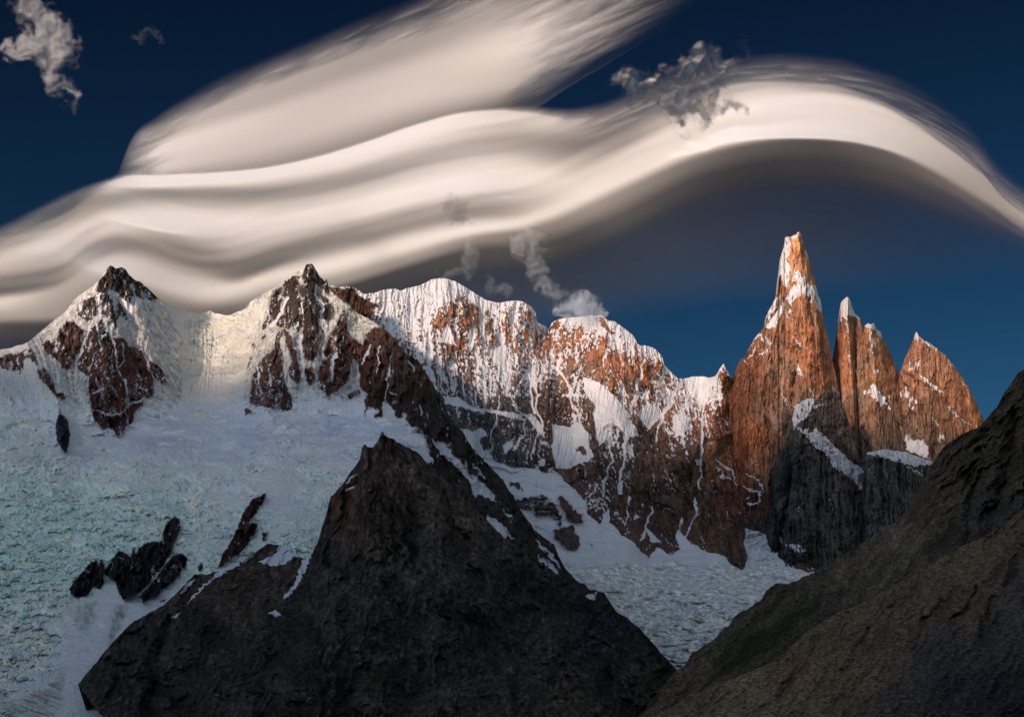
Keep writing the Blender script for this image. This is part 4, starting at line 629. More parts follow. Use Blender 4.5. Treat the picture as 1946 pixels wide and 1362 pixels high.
# ================================================================== THE BLACK MOUNTAIN IN THE MIDDLE
def black_mountain():
    ridge = [(60, 1420), (147, 1301), (206, 1229), (248, 1184), (289, 1161), (314, 1147), (340, 1122), (371, 1089), (390, 1092), (413, 1085), (466, 1062), (508, 1033), (541, 1035), (556, 1052), (575, 1058), (594, 1050), (603, 1031), (612, 1000), (620, 977), (628, 944), (648, 924), (665, 899), (676, 884), (684, 872), (688, 850), (694, 843), (700, 850), (708, 849), (716, 842), (721, 832), (724, 824), (725, 817), (728, 819), (731, 828), (748, 834), (768, 847), (790, 856), (812, 880), (830, 896), (870, 934), (921, 985), (960, 1022), (1000, 1050), (1060, 1090), (1110, 1130), (1160, 1170), (1206, 1196), (1247, 1240), (1280, 1275), (1330, 1330), (1400, 1400)]
    rr = sorted(ridge, key=lambda p: p[0])
    s = Sheet(rr, 120, 1380, [(60, 1480), (1400, 1480)], 2.0, 330, [(120, 1.5), (1400, 1.5)], 51, jsc=10)
    X, Y = s.X, s.Y
    P = [(147, 1301, 4300), (60, 1440, 4100), (248, 1184, 4500), (371, 1089, 4750), (508, 1033, 4900), (603, 1031, 4850), (628, 944, 4900), (725, 818, 5000), (768, 847, 4980), (870, 940, 4900), (1000, 1060, 4750), (1160, 1170, 4500), (1280, 1275, 4300), (700, 1000, 4550), (720, 1200, 4000), (500, 1150, 4450), (350, 1250, 4150), (700, 1420, 3500), (1000, 1250, 4100), (1100, 1420, 3500), (300, 1450, 3700), (1380, 1450, 3900), (900, 1100, 4450)]
    D = tps([p[:2] for p in P], [p[2] for p in P], X, Y)
    wx = X + fbm(X, Y, 40, seed=520) * 14; wy = Y + fbm(X, Y, 40, seed=523) * 14
    for pts, h, wd in [([(725, 818), (700, 950), (640, 1100), (560, 1300), (520, 1450)], 130, 110), ([(725, 818), (790, 960), (880, 1150), (1000, 1400)], 130, 120), ([(620, 960), (560, 1100), (440, 1300)], 60, 60), ([(850, 930), (930, 1080), (1100, 1300)], 60, 70)]:
        D -= h * tent(wx, wy, pts, wd)
    for pts, h, wd in [([(760, 860), (760, 1000), (760, 1150), (800, 1300)], 80, 60), (c5((770, 940), (740, 1050), (710, 1150), (690, 1362)), 70, 22), (c5((1150, 860), (1160, 980), (1200, 1100), (1210, 1300)), 40, 16)]:
        D += h * tent(wx, wy, pts, wd)
    rib = ridged(wx + (Y - 1000) * .15, wy, 30, 90, 5, seed=530); fine = fbm(wx, wy, 8, 14, 5, seed=531, gain=.6)
    th = np.arctan2(X - 725, np.maximum(Y - 690, 20)); rad = np.hypot(X - 725, Y - 690)
    tw = th + fbm(X, Y, 90, seed=550) * .10 + fbm(X, Y, 24, seed=553) * .03
    g1 = ridged(tw * 100, rad * .5, 16, 110, 3, seed=554, gain=.5); g2 = ridged(tw * 100, rad, 5, 70, 4, seed=558, gain=.6)
    eb, hb = cells(tw * 320, rad, 14, 34, 21); el, hl = cells(X + Y * .3, Y - X * .15, 9, 7, 23)
    D -= (g1 - .5) * 75 + (g2 - .5) * 9
    sn = np.zeros(X.shape); wx2 = X + fbm(X, Y, 8, oct=4, seed=535) * 4; wy2 = Y + fbm(X, Y, 8, oct=4, seed=536) * 4
    for pts in [c5((1188, 645), (1250, 668), (1310, 660), (1360, 620), (1395, 630), (1375, 690), (1355, 750), (1312, 800), (1304, 822), (1330, 805), (1375, 750), (1405, 690), (1440, 600), (1454, 540), (1300, 540), (1270, 600), (1250, 625)), c5((845, 858), (900, 790), (940, 750), (990, 705), (1060, 640), (1100, 600), (1180, 560), (1170, 620), (1080, 672), (960, 745), (890, 815)), c5((785, 912), (810, 890), (835, 878), (820, 900)), c5((1235, 885), (1270, 868), (1292, 895), (1250, 892)), c6((375, 318), (430, 290), (415, 310), (385, 325)), c6((360, 298), (400, 262), (440, 235), (400, 275)), c5((825, 800), (870, 740), (900, 720), (860, 780))]:
        sn = np.maximum(sn, poly(wx2, wy2, pts, 1.8))
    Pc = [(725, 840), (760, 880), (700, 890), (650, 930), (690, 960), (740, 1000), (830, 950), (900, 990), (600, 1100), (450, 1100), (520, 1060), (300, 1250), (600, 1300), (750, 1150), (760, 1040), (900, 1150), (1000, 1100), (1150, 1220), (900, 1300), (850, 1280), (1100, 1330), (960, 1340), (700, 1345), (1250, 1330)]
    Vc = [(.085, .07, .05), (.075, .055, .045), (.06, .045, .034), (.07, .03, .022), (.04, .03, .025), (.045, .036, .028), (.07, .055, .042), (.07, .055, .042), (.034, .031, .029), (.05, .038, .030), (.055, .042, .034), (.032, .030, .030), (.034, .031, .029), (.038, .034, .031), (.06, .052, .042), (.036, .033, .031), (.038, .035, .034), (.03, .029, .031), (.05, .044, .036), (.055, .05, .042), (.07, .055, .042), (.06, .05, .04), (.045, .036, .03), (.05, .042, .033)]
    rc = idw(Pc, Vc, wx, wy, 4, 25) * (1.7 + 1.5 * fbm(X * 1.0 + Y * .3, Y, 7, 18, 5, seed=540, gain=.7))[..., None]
    rc = rc * (.30 + 1.3 * g2 * g1 + .25 * hb)[..., None] * (.8 + .4 * hl)[..., None] * (1 + .35 * streaks(tw * 320, rad, 7, 60, .8, seed=560))[..., None]  # gullies darkened, crests lightened: relief shade put into the colour
    gr = sstep(.1, .4, fbm(X, Y, 50, 30, 4, seed=541) + sstep(1150, 1300, Y) * .25)[..., None] * .45 * sstep(1080, 1200, Y)[..., None]
    rc = rc * (1 - gr) + np.array([.03, .034, .016]) * gr
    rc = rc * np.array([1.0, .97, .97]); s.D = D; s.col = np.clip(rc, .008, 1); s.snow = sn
    cut = poly(X + fbm(X, Y, 10, seed=545) * 3, Y, [(100, 1250), (147, 1301), (196, 1366), (250, 1500), (0, 1500), (0, 1250)], .1) > .5
    s.keep = ~cut
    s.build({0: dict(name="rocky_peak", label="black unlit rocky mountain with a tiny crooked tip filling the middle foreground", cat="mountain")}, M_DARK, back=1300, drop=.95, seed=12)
black_mountain()

# ================================================================== THE NEAR SLOPES ON THE RIGHT
def near_slopes():
    ridge = c7((560, 1450), (640, 1362), (700, 1280), (735, 1240), (770, 1190), (810, 1150), (850, 1120), (875, 1080), (900, 1060), (950, 1030), (1000, 990), (1030, 955), (1060, 930), (1075, 905), (1100, 880), (1150, 855), (1200, 825), (1225, 785), (1250, 757), (1300, 748), (1350, 740)) + c8((480, 695), (560, 650), (640, 600), (750, 535), (850, 470), (900, 425), (920, 400), (960, 330), (1000, 250), (1030, 200), (1065, 140), (1110, 95), (1170, 60), (1240, 30)) + c4((1500, 985), (1540, 940), (1575, 900), (1600, 850), (1640, 785), (1665, 755), (1693, 735)) + [(2000, 655), (2150, 520), (2400, 400), (2700, 600), (2980, 900)]
    s = Sheet(ridge, 1180, 1960, 1420, 2.0, 330, 1.7, 61, out=(0, 1000), jsc=14)
    X, Y = s.X, s.Y
    P = [(1214, 1362, 1900), (1300, 1262, 2200), (1466, 1112, 2600), (1610, 1048, 2750), (1742, 936, 2850), (1800, 840, 2900), (1946, 702, 2900), (2200, 500, 2900), (1500, 1250, 2150), (1700, 1150, 2250), (1850, 1050, 2300), (1946, 1000, 2250), (1946, 850, 2550), (1946, 1420, 1500), (1500, 1420, 1700), (2200, 1100, 2000), (2980, 900, 3000), (2980, 1400, 2000)]
    D = tps([p[:2] for p in P], [p[2] for p in P], X, Y)
    wx = X + fbm(X, Y, 40, seed=620) * 12; wy = Y + fbm(X, Y, 40, seed=623) * 12
    a = (wx - wy) * .7; b = (wx + wy) * .7        # the bedding runs down to the left
    crag = sstep(1010, 900, Y - (X - 1800) * .6) * sstep(1700, 1800, X)
    rib = ridged(b, a, 26, 120, 5, seed=630); fine = fbm(wx, wy, 9, oct=5, seed=631, gain=.62)
    eb, hb = cells(b + fbm(X, Y, 30, seed=633) * 8, a, 9, 26, 31); el, hl = cells(X, Y, 3.4, 2.6, 33)
    D -= (rib - .5) * (14 + 26 * crag) + (hb - .5) * (1 + 5 * crag) + (hl - .5) * .5
    for pts, h, wd in [(c8((1420, 0), (1390, 150), (1350, 300), (1290, 480)), 60, 22), (c8((1220, 300), (1200, 450), (1180, 560)), 40, 18), (c8((1240, 30), (1150, 200), (1000, 400)), -40, 40)]: D += h * tent(wx, wy, pts, wd)
    Pc = [(1300, 1290), (1400, 1200), (1450, 1150), (1420, 1230), (1500, 1180), (1550, 1130), (1620, 1080), (1700, 1020), (1720, 1060), (1760, 960), (1800, 900), (1850, 860), (1920, 800), (1900, 900), (1800, 1050), (1880, 980), (1650, 1110), (1600, 1150)]
    Vc = [(.06, .05, .038), (.05, .046, .038), (.045, .04, .033), (.034, .036, .018), (.035, .036, .020), (.045, .042, .034), (.06, .052, .040), (.065, .056, .044), (.05, .048, .042), (.045, .038, .030), (.038, .034, .027), (.036, .032, .026), (.034, .030, .025), (.034, .031, .028), (.030, .029, .025), (.03, .03, .03), (.045, .042, .036), (.045, .042, .036)]
    rc = idw(Pc, Vc, wx, wy, 4, 20) * (2.0 + 1.5 * fbm(X, Y, 6, oct=5, seed=640, gain=.75))[..., None]
    rc = rc * (.72 + .56 * hl)[..., None] * (.7 + .6 * hb)[..., None] * (.55 + .8 * rib)[..., None] * np.array([1.12, .98, .80])
    gm = np.maximum(poly(wx, wy, c8((-60, 1240), (60, 1130), (170, 1000), (300, 930), (420, 860), (540, 800), (500, 850), (420, 920), (380, 1000), (230, 1080), (100, 1170)), 8), 0)[..., None] * .85
    rc = rc * (1 - gm) + np.array([.028, .031, .013]) * gm
    st = sstep(.36, .5, fbm(X, Y, 4, oct=2, seed=645))[..., None] * .5; rc = rc + st * np.array([.05, .046, .038])
    s.D = D; s.col = np.clip(rc, .006, 1); s.snow = X * 0
    s.build({0: dict(name="hill", kind='structure', label="dark crag and scree slope rising at the right edge below the orange spires")}, M_NEAR, back=900, drop=.5, seed=13)
    # nearer rib of the same hillside
    ridge = [(1120, 1440), (1214, 1372), (1280, 1340), (1346, 1308)] + c8((200, 1150), (290, 1110), (370, 1050), (430, 985), (480, 950), (600, 880), (680, 850), (770, 800), (870, 750), (990, 680), (1080, 620), (1170, 572), (1240, 545), (1320, 500), (1390, 455), (1454, 410)) + [(2100, 880), (2300, 800), (2980, 1100)]
    s = Sheet(ridge, 1140, 1960, 1440, 2.0, 240, .9, 71, out=(0, 1000), jsc=12)
    X, Y = s.X, s.Y
    P = [(1214, 1372, 1500), (1346, 1308, 1650), (1544, 1192, 1850), (1755, 1081, 1950), (1946, 969, 2000), (2200, 850, 2000), (1500, 1440, 1250), (1946, 1440, 1150), (1700, 1300, 1450), (1946, 1200, 1500), (2200, 1440, 1100), (2980, 1100, 2000), (2980, 1440, 1500)]
    D = tps([p[:2] for p in P], [p[2] for p in P], X, Y)
    wx = X + fbm(X, Y, 40, seed=720) * 12; wy = Y + fbm(X, Y, 40, seed=723) * 12
    rib = ridged((wx + wy * .8), (wy - wx * .6), 34, 150, 5, seed=730); fine = fbm(wx, wy, 8, oct=5, seed=731, gain=.62)
    eb, hb = cells(wx + wy * .8, wy - wx * .6, 10, 40, 41); el, hl = cells(X, Y, 4.2, 3.2, 43)
    D -= (rib - .5) * 18 + (hb - .5) * 1.0 + (hl - .5) * .6
    for pts, h, wd in [(c8((750, 950), (700, 1040), (620, 1150)), 26, 9), (c8((1080, 820), (1000, 930), (930, 1040)), 22, 8), (c8((1240, 760), (1180, 880), (1120, 950)), 20, 8), (c8((850, 830), (830, 860)), 14, 6), (c8((1454, 580), (1380, 720), (1290, 860), (1250, 1000)), 24, 12), (c8((410, 1100), (370, 1200), (320, 1300)), 16, 7)]: D += h * tent(wx, wy, pts, wd)
    Pc = [(1300, 1350), (1400, 1300), (1430, 1320), (1500, 1260), (1550, 1220), (1520, 1330), (1600, 1200), (1700, 1180), (1650, 1280), (1750, 1120), (1850, 1050), (1930, 1000), (1850, 1150), (1900, 1200), (1940, 1120), (1700, 1330), (1800, 1300), (1900, 1340), (1780, 1240)]
    Vc = [(.07, .055, .04), (.085, .07, .05), (.085, .07, .052), (.075, .056, .038), (.065, .052, .036), (.075, .06, .042), (.06, .048, .034), (.055, .046, .034), (.07, .056, .04), (.058, .048, .034), (.06, .05, .036), (.05, .044, .034), (.048, .04, .032), (.03, .03, .032), (.036, .034, .034), (.035, .033, .033), (.018, .02, .026), (.014, .016, .022), (.03, .03, .032)]  # blue-black lower right corner: shade kept in the rock colour
    rc = idw(Pc, Vc, wx, wy, 4, 25) * (2.5 + 1.5 * fbm(X + Y * .4, Y, 9, 5, 5, seed=740, gain=.75))[..., None]
    rc = rc * (.75 + .5 * hl)[..., None] * (.7 + .6 * rib)[..., None] * np.array([1.25, 1.05, .85])
    st = sstep(.34, .5, fbm(X, Y, 4.5, oct=2, seed=745))[..., None] * sstep(0, .5, fbm(X, Y, 60, 30, 3, seed=746) + .1)[..., None]; rc = rc + st * np.array([.06, .053, .042])
    s.D = D; s.col = np.clip(rc, .006, 1); s.snow = X * 0
    s.build({0: dict(name="hill", kind='structure', label="nearest brown grassy rib of the slope in the lower right corner")}, M_NEAR, back=600, drop=.35, seed=14)
near_slopes()

# ================================================================== CLOUDS
def cloud_mat(name, streak=(1, 1, 1), sc=0.0006, amt=0.25, wisp=0.0):
    m = bpy.data.materials.new(name); m.use_nodes = True; n = m.node_tree; n.nodes.clear(); L = n.links.new
    out = n.nodes.new("ShaderNodeOutputMaterial"); df = n.nodes.new("ShaderNodeBsdfDiffuse"); tl = n.nodes.new("ShaderNodeBsdfTranslucent"); tr = n.nodes.new("ShaderNodeBsdfTransparent")
    df.inputs[0].default_value = (.50, .60, .73, 1); tl.inputs[0].default_value = (.50, .62, .78, 1)
    a = n.nodes.new("ShaderNodeAttribute"); a.attribute_name = "dens"
    g = n.nodes.new("ShaderNodeNewGeometry"); mp = n.nodes.new("ShaderNodeMapping"); mp.inputs["Scale"].default_value = streak; L(g.outputs["Position"], mp.inputs[0])
    no = n.nodes.new("ShaderNodeTexNoise"); no.inputs["Scale"].default_value = sc; no.inputs["Detail"].default_value = 7; no.inputs["Roughness"].default_value = .6; L(mp.outputs[0], no.inputs["Vector"])
    def mt(op, x, y, z=None):
        q = n.nodes.new("ShaderNodeMath"); q.operation = op
        for i, v in enumerate((x, y, z)):
            if v is None: continue
            if isinstance(v, (int, float)): q.inputs[i].default_value = v
            else: L(v, q.inputs[i])
        return q.outputs[0]
    # density eroded by noise where it is thin
    e = mt('MULTIPLY', mt('SUBTRACT', no.outputs["Fac"], .5), amt * 4)
    thin = mt('MULTIPLY', mt('MULTIPLY', a.outputs["Fac"], mt('SUBTRACT', 1.0, a.outputs["Fac"])), 4.0)
    d = mt('ADD', a.outputs["Fac"], mt('MULTIPLY', e, thin)); q = n.nodes.new("ShaderNodeClamp"); L(d, q.inputs[0])
    m1 = n.nodes.new("ShaderNodeMixShader"); m1.inputs[0].default_value = .22; L(df.outputs[0], m1.inputs[1]); L(tl.outputs[0], m1.inputs[2])
    m2 = n.nodes.new("ShaderNodeMixShader"); L(q.outputs[0], m2.inputs[0]); L(tr.outputs[0], m2.inputs[1]); L(m1.outputs[0], m2.inputs[2])
    L(m2.outputs[0], out.inputs[0]); return m
M_CL = cloud_mat("lenticular_cloud", (0.35, 0.35, 1.6), 0.0010, .03)
M_PF = cloud_mat("ragged_cloud", (1, 1, 1), 0.002, .02)

def cloud_mesh(name, X, Y, D, dens, thick, mat, **kw):
    """a closed lens of cloud: lit front skin and a back skin behind it, meeting where it thins out"""
    R, Cn = X.shape; V1 = world(X, Y, D); T = thick * np.sqrt(np.clip(dens, 0.0, 1)) + 2
    V2 = V1 * ((D + T) / D)[..., None]
    idx = np.arange(R * Cn).reshape(R, Cn)
    Q = np.stack([idx[:-1, :-1], idx[1:, :-1], idx[1:, 1:], idx[:-1, 1:]], -1).reshape(-1, 4)
    dm = dens.reshape(-1); ok = dm[Q].max(1) > 0.004
    Q = Q[ok]; N = R * Cn
    V = np.concatenate([V1.reshape(-1, 3), V2.reshape(-1, 3)]); d1 = 1 - np.sqrt(1 - np.clip(dm, 0, .9999)); d1 = d1 + (1 - d1) * sstep(.75, 1, dm)
    o = mesh_from(name, V, np.concatenate([Q, Q[:, ::-1] + N]), mat, {'dens': np.r_[d1, d1]}, None, smooth=True)
    return prop(o, **kw)

COSA = math.cos(SUN_AZ) * math.cos(SUN_EL); SINE = math.sin(SUN_EL)
def shape_from_light(X, Y, B, A, D0, it=220, levels=4, lam0=0.25, lam1=0.012):
    """Find the cloud skin (depth, km) whose tilt to the sun gives the wanted sunlit fraction B. Shade comes from the skin turning
    down, light from it turning to the sun; least squares by descent on a coarse grid, then finer ones."""
    L = to_sun; T = np.clip(B ** 1.25 * .96, .12, .97); xs = X / F * D0 / 1000; zs = -Y / F * D0 / 1000; D = None
    LY = -L[1]
    q0f = -np.sqrt(np.maximum((LY / T) ** 2 - 1, 0)); q0f = np.maximum(q0f, -3.0); p0f = np.where(T > LY, -(T - LY) * 3.5, 0.0)
    for lev in range(levels - 1, -1, -1):
        k = 2 ** lev; ri = np.arange(0, X.shape[0], k); ci = np.arange(0, X.shape[1], k); ix = np.ix_(ri, ci)
        x, zz, t = xs[ix], zs[ix], T[ix][:-1, :-1]; q0 = q0f[ix][:-1, :-1]; p0 = p0f[ix][:-1, :-1]
        W = np.clip(A[ix][:-1, :-1] * 3, .04, 1)
        if D is None:
            D = np.zeros(x.shape)
            for r in range(x.shape[0] - 2, -1, -1): D[r] = D[r + 1] + (zz[r] - zz[r + 1]) * q0f[ix][r] * .6
            D -= D.mean()
        else:
            r0 = np.linspace(0, 1, D.shape[0]); c0 = np.linspace(0, 1, D.shape[1]); r1 = np.linspace(0, 1, len(ri)); c1v = np.linspace(0, 1, len(ci))
            D = np.array([np.interp(c1v, c0, row) for row in D]); D = np.array([np.interp(r1, r0, col) for col in D.T]).T
        hx = np.diff(x, axis=1)[:-1] + 1e-9; hz = np.diff(zz, axis=0)[:, :-1] - 1e-9; sh = -np.diff(zz, axis=1)[:-1]
        m = np.zeros_like(D); v = np.zeros_like(D); lr = .02 * k / levels
        for i in range(it):
            f = ((levels - 1 - lev) + i / it) / levels; lam = lam0 * (lam1 / lam0) ** f
            q = (D[1:, :-1] - D[:-1, :-1]) / hz; p = ((D[:-1, 1:] - D[:-1, :-1]) + q * sh) / hx
            n = np.sqrt(1 + p * p + q * q); num = L[0] * p - L[1] + L[2] * q; e = (num / n - t) * W
            gp = 2 * e * (L[0] / n - num * p / n ** 3) + lam * W * (p - p0); gq = 2 * e * (L[2] / n - num * q / n ** 3) + lam * W * .35 * (q - q0)
            g = np.zeros_like(D); gq2 = gq + gp * sh / hx
            g[1:, :-1] += gq2 / hz; g[:-1, :-1] -= gq2 / hz; g[:-1, 1:] += gp / hx; g[:-1, :-1] -= gp / hx
            m = .9 * m + .1 * g; v = .99 * v + .01 * g * g
            D = D - lr * (1 - .9 * i / it) * (m / (1 - .9 ** (i + 1))) / (np.sqrt(v / (1 - .99 ** (i + 1))) + 1e-4)
            if i % 10 == 0:
                P = np.pad(D, 1, mode='edge'); D = D * .6 + (P[:-2, 1:-1] + P[2:, 1:-1] + P[1:-1, :-2] + P[1:-1, 2:]) * .1
    for _ in range(5):
        P = np.pad(D, 1, mode='edge'); D = D * .4 + (P[:-2, 1:-1] + P[2:, 1:-1] + P[1:-1, :-2] + P[1:-1, 2:]) * .15
    return D0 + (D - D.mean()) * 1000
def curve(xs, pts):
    a = np.array(pts, float); x, y = a[:, 0], a[:, 1]
    # smooth (monotone-ish) interpolation
    m = np.gradient(y, x); i = np.clip(np.searchsorted(x, xs) - 1, 0, len(x) - 2)
    h = x[i + 1] - x[i]; t = np.clip((xs - x[i]) / h, 0, 1)
    return (2 * t**3 - 3 * t**2 + 1) * y[i] + (t**3 - 2 * t**2 + t) * h * m[i] + (-2 * t**3 + 3 * t**2) * y[i + 1] + (t**3 - t**2) * h * m[i + 1]
def banded(x0, x1, step, top, bottom, rows, bands):
    """bands: list of (curve points, brightness points or value, density points or value), ordered downwards"""
    xs = np.arange(x0, x1 + step, step); t = np.linspace(0, 1, rows)[:, None]
    tp = curve(xs, top) if not np.isscalar(top) else xs * 0 + top; bt = curve(xs, bottom) if not np.isscalar(bottom) else xs * 0 + bottom
    X = np.broadcast_to(xs, (rows, len(xs))).copy(); Y = tp + (bt - tp) * t
    ys = []; Bs = []; As = []
    for c, b, a in bands:
        ys.append(curve(xs, c)); f = lambda v: (xs * 0 + v) if np.isscalar(v) else curve(xs, v); Bs.append(f(b)); As.append(f(a))
    ys = np.maximum.accumulate(np.array(ys) + np.arange(len(ys))[:, None] * .5, 0); Bs = np.array(Bs); As = np.array(As)
    B = np.zeros(X.shape) + Bs[0]; A = np.zeros(X.shape) + As[0]
    for k in range(len(ys) - 1):
        q = np.clip((Y - ys[k]) / np.maximum(ys[k + 1] - ys[k], 1), 0, 1); q = q * q * (3 - 2 * q); m = Y >= ys[k]
        B = np.where(m, Bs[k] * (1 - q) + Bs[k + 1] * q, B); A = np.where(m, As[k] * (1 - q) + As[k + 1] * q, A)
    return X, Y, np.clip(B, .05, .99), np.clip(A, 0, 1)
def blur_cols(D, k):
    w_ = np.hanning(2 * k + 3)[1:-1]; w_ /= w_.sum(); P = np.pad(D, ((0, 0), (k, k)), mode='edge')
    return sum(P[:, i:i + D.shape[1]] * w_[i] for i in range(2 * k + 1))

def sky_clouds():
    # --- main layered cloud with the great arch
    c_top0 = [(-300, 520), (0, 425), (60, 396), (120, 366), (180, 344), (240, 328), (300, 326), (400, 322), (500, 313), (600, 292), (700, 262), (800, 228), (860, 211), (920, 202), (1000, 198), (1080, 202), (1150, 190), (1220, 160), (1300, 128), (1400, 104), (1500, 96), (1600, 106), (1700, 138), (1780, 180), (1850, 240), (1900, 310), (1946, 350), (2200, 520)]
    off = lambda c, d: [(x, y + (d if np.isscalar(d) else np.interp(x, *np.array(d).T))) for x, y in c]
    c_top1 = off(c_top0, [(-300, 34), (120, 30), (240, 10), (900, 10), (1000, 18), (1150, 34), (1400, 50), (1600, 55), (1800, 70), (1880, 60), (2200, 40)])
    c_d1 = [(-300, 570), (0, 468), (60, 445), (120, 415), (180, 385), (240, 372), (350, 364), (500, 366), (600, 358), (700, 335), (800, 306), (900, 280), (1000, 268), (1100, 275), (1180, 262), (1250, 228), (1320, 190), (1400, 162), (1500, 158), (1600, 168), (1700, 205), (1800, 270), (1880, 335), (1946, 385), (2200, 560)]
    c_b2 = [(-300, 600), (0, 490), (60, 470), (120, 445), (200, 420), (300, 408), (400, 416), (500, 418), (600, 402), (700, 384), (800, 356), (900, 333), (960, 322), (1010, 330), (1060, 346), (1120, 330), (1180, 300), (1250, 262), (1320, 228), (1400, 204), (1500, 186), (1600, 190), (1700, 222), (1800, 285), (1880, 345), (1946, 395), (2200, 570)]
    c_d2 = [(-300, 650), (0, 552), (60, 543), (120, 524), (160, 490), (200, 472), (260, 464), (330, 474), (400, 500), (440, 522), (480, 514), (540, 490), (600, 470), (700, 446), (800, 420), (900, 404), (1000, 396), (1060, 372), (1120, 346), (1200, 308), (1300, 262), (1400, 236), (1500, 222), (1600, 224), (1700, 250), (1800, 305), (1880, 362), (1946, 410), (2200, 585)]
    c_b3 = [(-300, 665), (0, 568), (60, 560), (120, 545), (165, 512), (215, 492), (260, 502), (320, 532), (390, 550), (440, 545), (520, 520), (600, 506), (700, 482), (800, 454), (900, 432), (1000, 417), (1060, 394), (1130, 362), (1200, 330), (1300, 286), (1400, 258), (1500, 245), (1600, 246), (1700, 270), (1800, 318), (1880, 372), (1946, 420), (2200, 600)]
    c_e3 = [(-300, 700), (0, 598), (60, 596), (120, 588), (165, 560), (215, 545), (260, 552), (320, 575), (390, 592), (440, 585), (520, 560), (600, 540), (700, 512), (800, 482), (900, 452), (1000, 436), (1060, 420), (1130, 388), (1200, 356), (1300, 310), (1400, 280), (1500, 264), (1600, 268), (1700, 292), (1800, 345), (1880, 400), (1946, 440), (2200, 640)]
    c_s4 = [(-300, 740), (0, 615), (120, 612), (215, 590), (320, 605), (390, 612), (520, 585), (600, 560), (700, 532), (800, 500), (900, 474), (1000, 470), (1060, 458), (1130, 430), (1200, 400), (1300, 350), (1400, 320), (1500, 306), (1600, 310), (1700, 335), (1800, 378), (1880, 420), (1946, 455), (2200, 650)]
    c_s5 = [(-300, 800), (0, 680), (300, 690), (600, 640), (800, 570), (950, 540), (1060, 530), (1200, 470), (1300, 430), (1400, 405), (1500, 400), (1600, 400), (1700, 410), (1800, 430), (1880, 450), (1946, 475), (2200, 680)]
    c_s6 = [(-300, 900), (0, 800), (600, 740), (800, 660), (950, 630), (1060, 620), (1200, 610), (1400, 600), (1600, 590), (1800, 560), (1946, 540), (2200, 740)]
    bands = [(c_top0, .62, 0.0),
             (c_top1, [(-300, .6), (0, .55), (180, .55), (240, .9), (600, 1.0), (900, .95), (1000, .85), (1150, .66), (1300, .58), (1500, .60), (1700, .58), (1850, .6), (2200, .7)], [(-300, .9), (150, .9), (240, 1), (1000, .95), (1150, .7), (1300, .5), (1500, .55), (1700, .42), (1850, .3), (1920, .6), (2200, 1)]),
             (c_d1, [(-300, .62), (0, .60), (120, .58), (240, .55), (400, .54), (600, .55), (700, .58), (900, .66), (1000, .62), (1100, .56), (1180, .54), (1260, .64), (1400, .70), (1550, .68), (1800, .64), (2200, .7)], [(-300, 1), (1150, 1), (1300, .92), (1500, .88), (1700, .75), (1850, .6), (1946, .8), (2200, 1)]),
             (c_b2, [(-300, .75), (0, .76), (200, .82), (400, .88), (600, .93), (900, .97), (1000, .95), (1100, .84), (1200, .86), (1500, .93), (1700, .86), (1900, .72), (2200, .7)], 1.0),
             (c_d2, [(-300, .46), (0, .42), (100, .46), (160, .58), (260, .52), (440, .42), (600, .48), (800, .54), (950, .58), (1060, .84), (1200, .90), (1500, .86), (1700, .82), (1900, .66), (2200, .7)], 1.0),
             (c_b3, [(-300, .88), (0, .86), (165, .66), (215, .82), (320, .80), (440, .86), (700, .98), (900, .94), (1200, .95), (1500, .92), (1650, .80), (1800, .66), (1946, .58), (2200, .6)], [(-300, 1), (1800, 1), (1946, .85), (2200, .9)]),
             (c_e3, [(-300, .62), (0, .62), (120, .58), (215, .50), (320, .48), (440, .46), (520, .52), (700, .60), (900, .52), (1200, .56), (1400, .46), (1600, .40), (1750, .44), (1946, .48), (2200, .5)], [(-300, 1), (1700, 1), (1850, .85), (1946, .6), (2200, .5)]),
             (c_s4, [(-300, .36), (400, .36), (800, .36), (1200, .40), (1500, .38), (1800, .40), (2200, .4)], [(-300, .9), (0, .92), (400, .92), (700, .92), (1000, .88), (1400, .86), (1600, .85), (1800, .75), (1900, .5), (1946, .35), (2200, .3)]),
             (c_s5, .30, [(-300, .68), (0, .7), (400, .7), (800, .68), (1000, .66), (1300, .64), (1500, .63), (1700, .45), (1850, .28), (1946, .12), (2200, 0)]),
             (c_s6, .34, [(-300, .5), (600, .4), (1000, .08), (1200, 0), (2200, 0)])]
    X, Y, B, A = banded(-280, 2180, 5, [(x, y - 4) for x, y in c_top0], [(x, y + 4) for x, y in c_s6], 230, bands)
    A0 = A
    sh = curve(X[0], c_b3)[None]; stf = fbm(X, Y - sh, 300, 9, 5, seed=801)
    lay = fbm(X, Y - sh, 420, 17, 4, seed=803) * np.clip((sh + 10 - Y) / 60, 0, 1); B = np.clip(B + lay * .10, .05, .99); qb = np.clip((sh + 40 - Y) / 60, .12, 1)
    A = np.clip(A + qb * (stf * .12 + fbm(X - (Y - sh) * .8, Y - sh, 60, 14, 4, seed=802) * .14) * 4 * A * (1 - A), 0, 1)
    D = shape_from_light(X, Y, B, A0, 17500)
    cloud_mesh("lenticular_cloud", X, Y, D, A, 420, M_CL, label="huge layered lens cloud arching over the whole range and the orange spires", cat="cloud")
    # --- upper wing
    top = [(180, 340), (225, 322), (245, 270), (300, 216), (350, 182), (420, 142), (500, 108), (600, 66), (700, 24), (800, -16), (900, -60), (1000, -100), (1300, -180), (1700, -300)]
    t1 = off(top, [(180, 3), (240, 10), (300, 40), (400, 70), (500, 84), (800, 100), (1200, 90)])
    mid = [(180, 343), (240, 330), (300, 290), (400, 252), (500, 222), (600, 190), (700, 160), (800, 130), (900, 110), (1000, 80), (1100, 40), (1200, 0), (1300, -50), (1700, -200)]
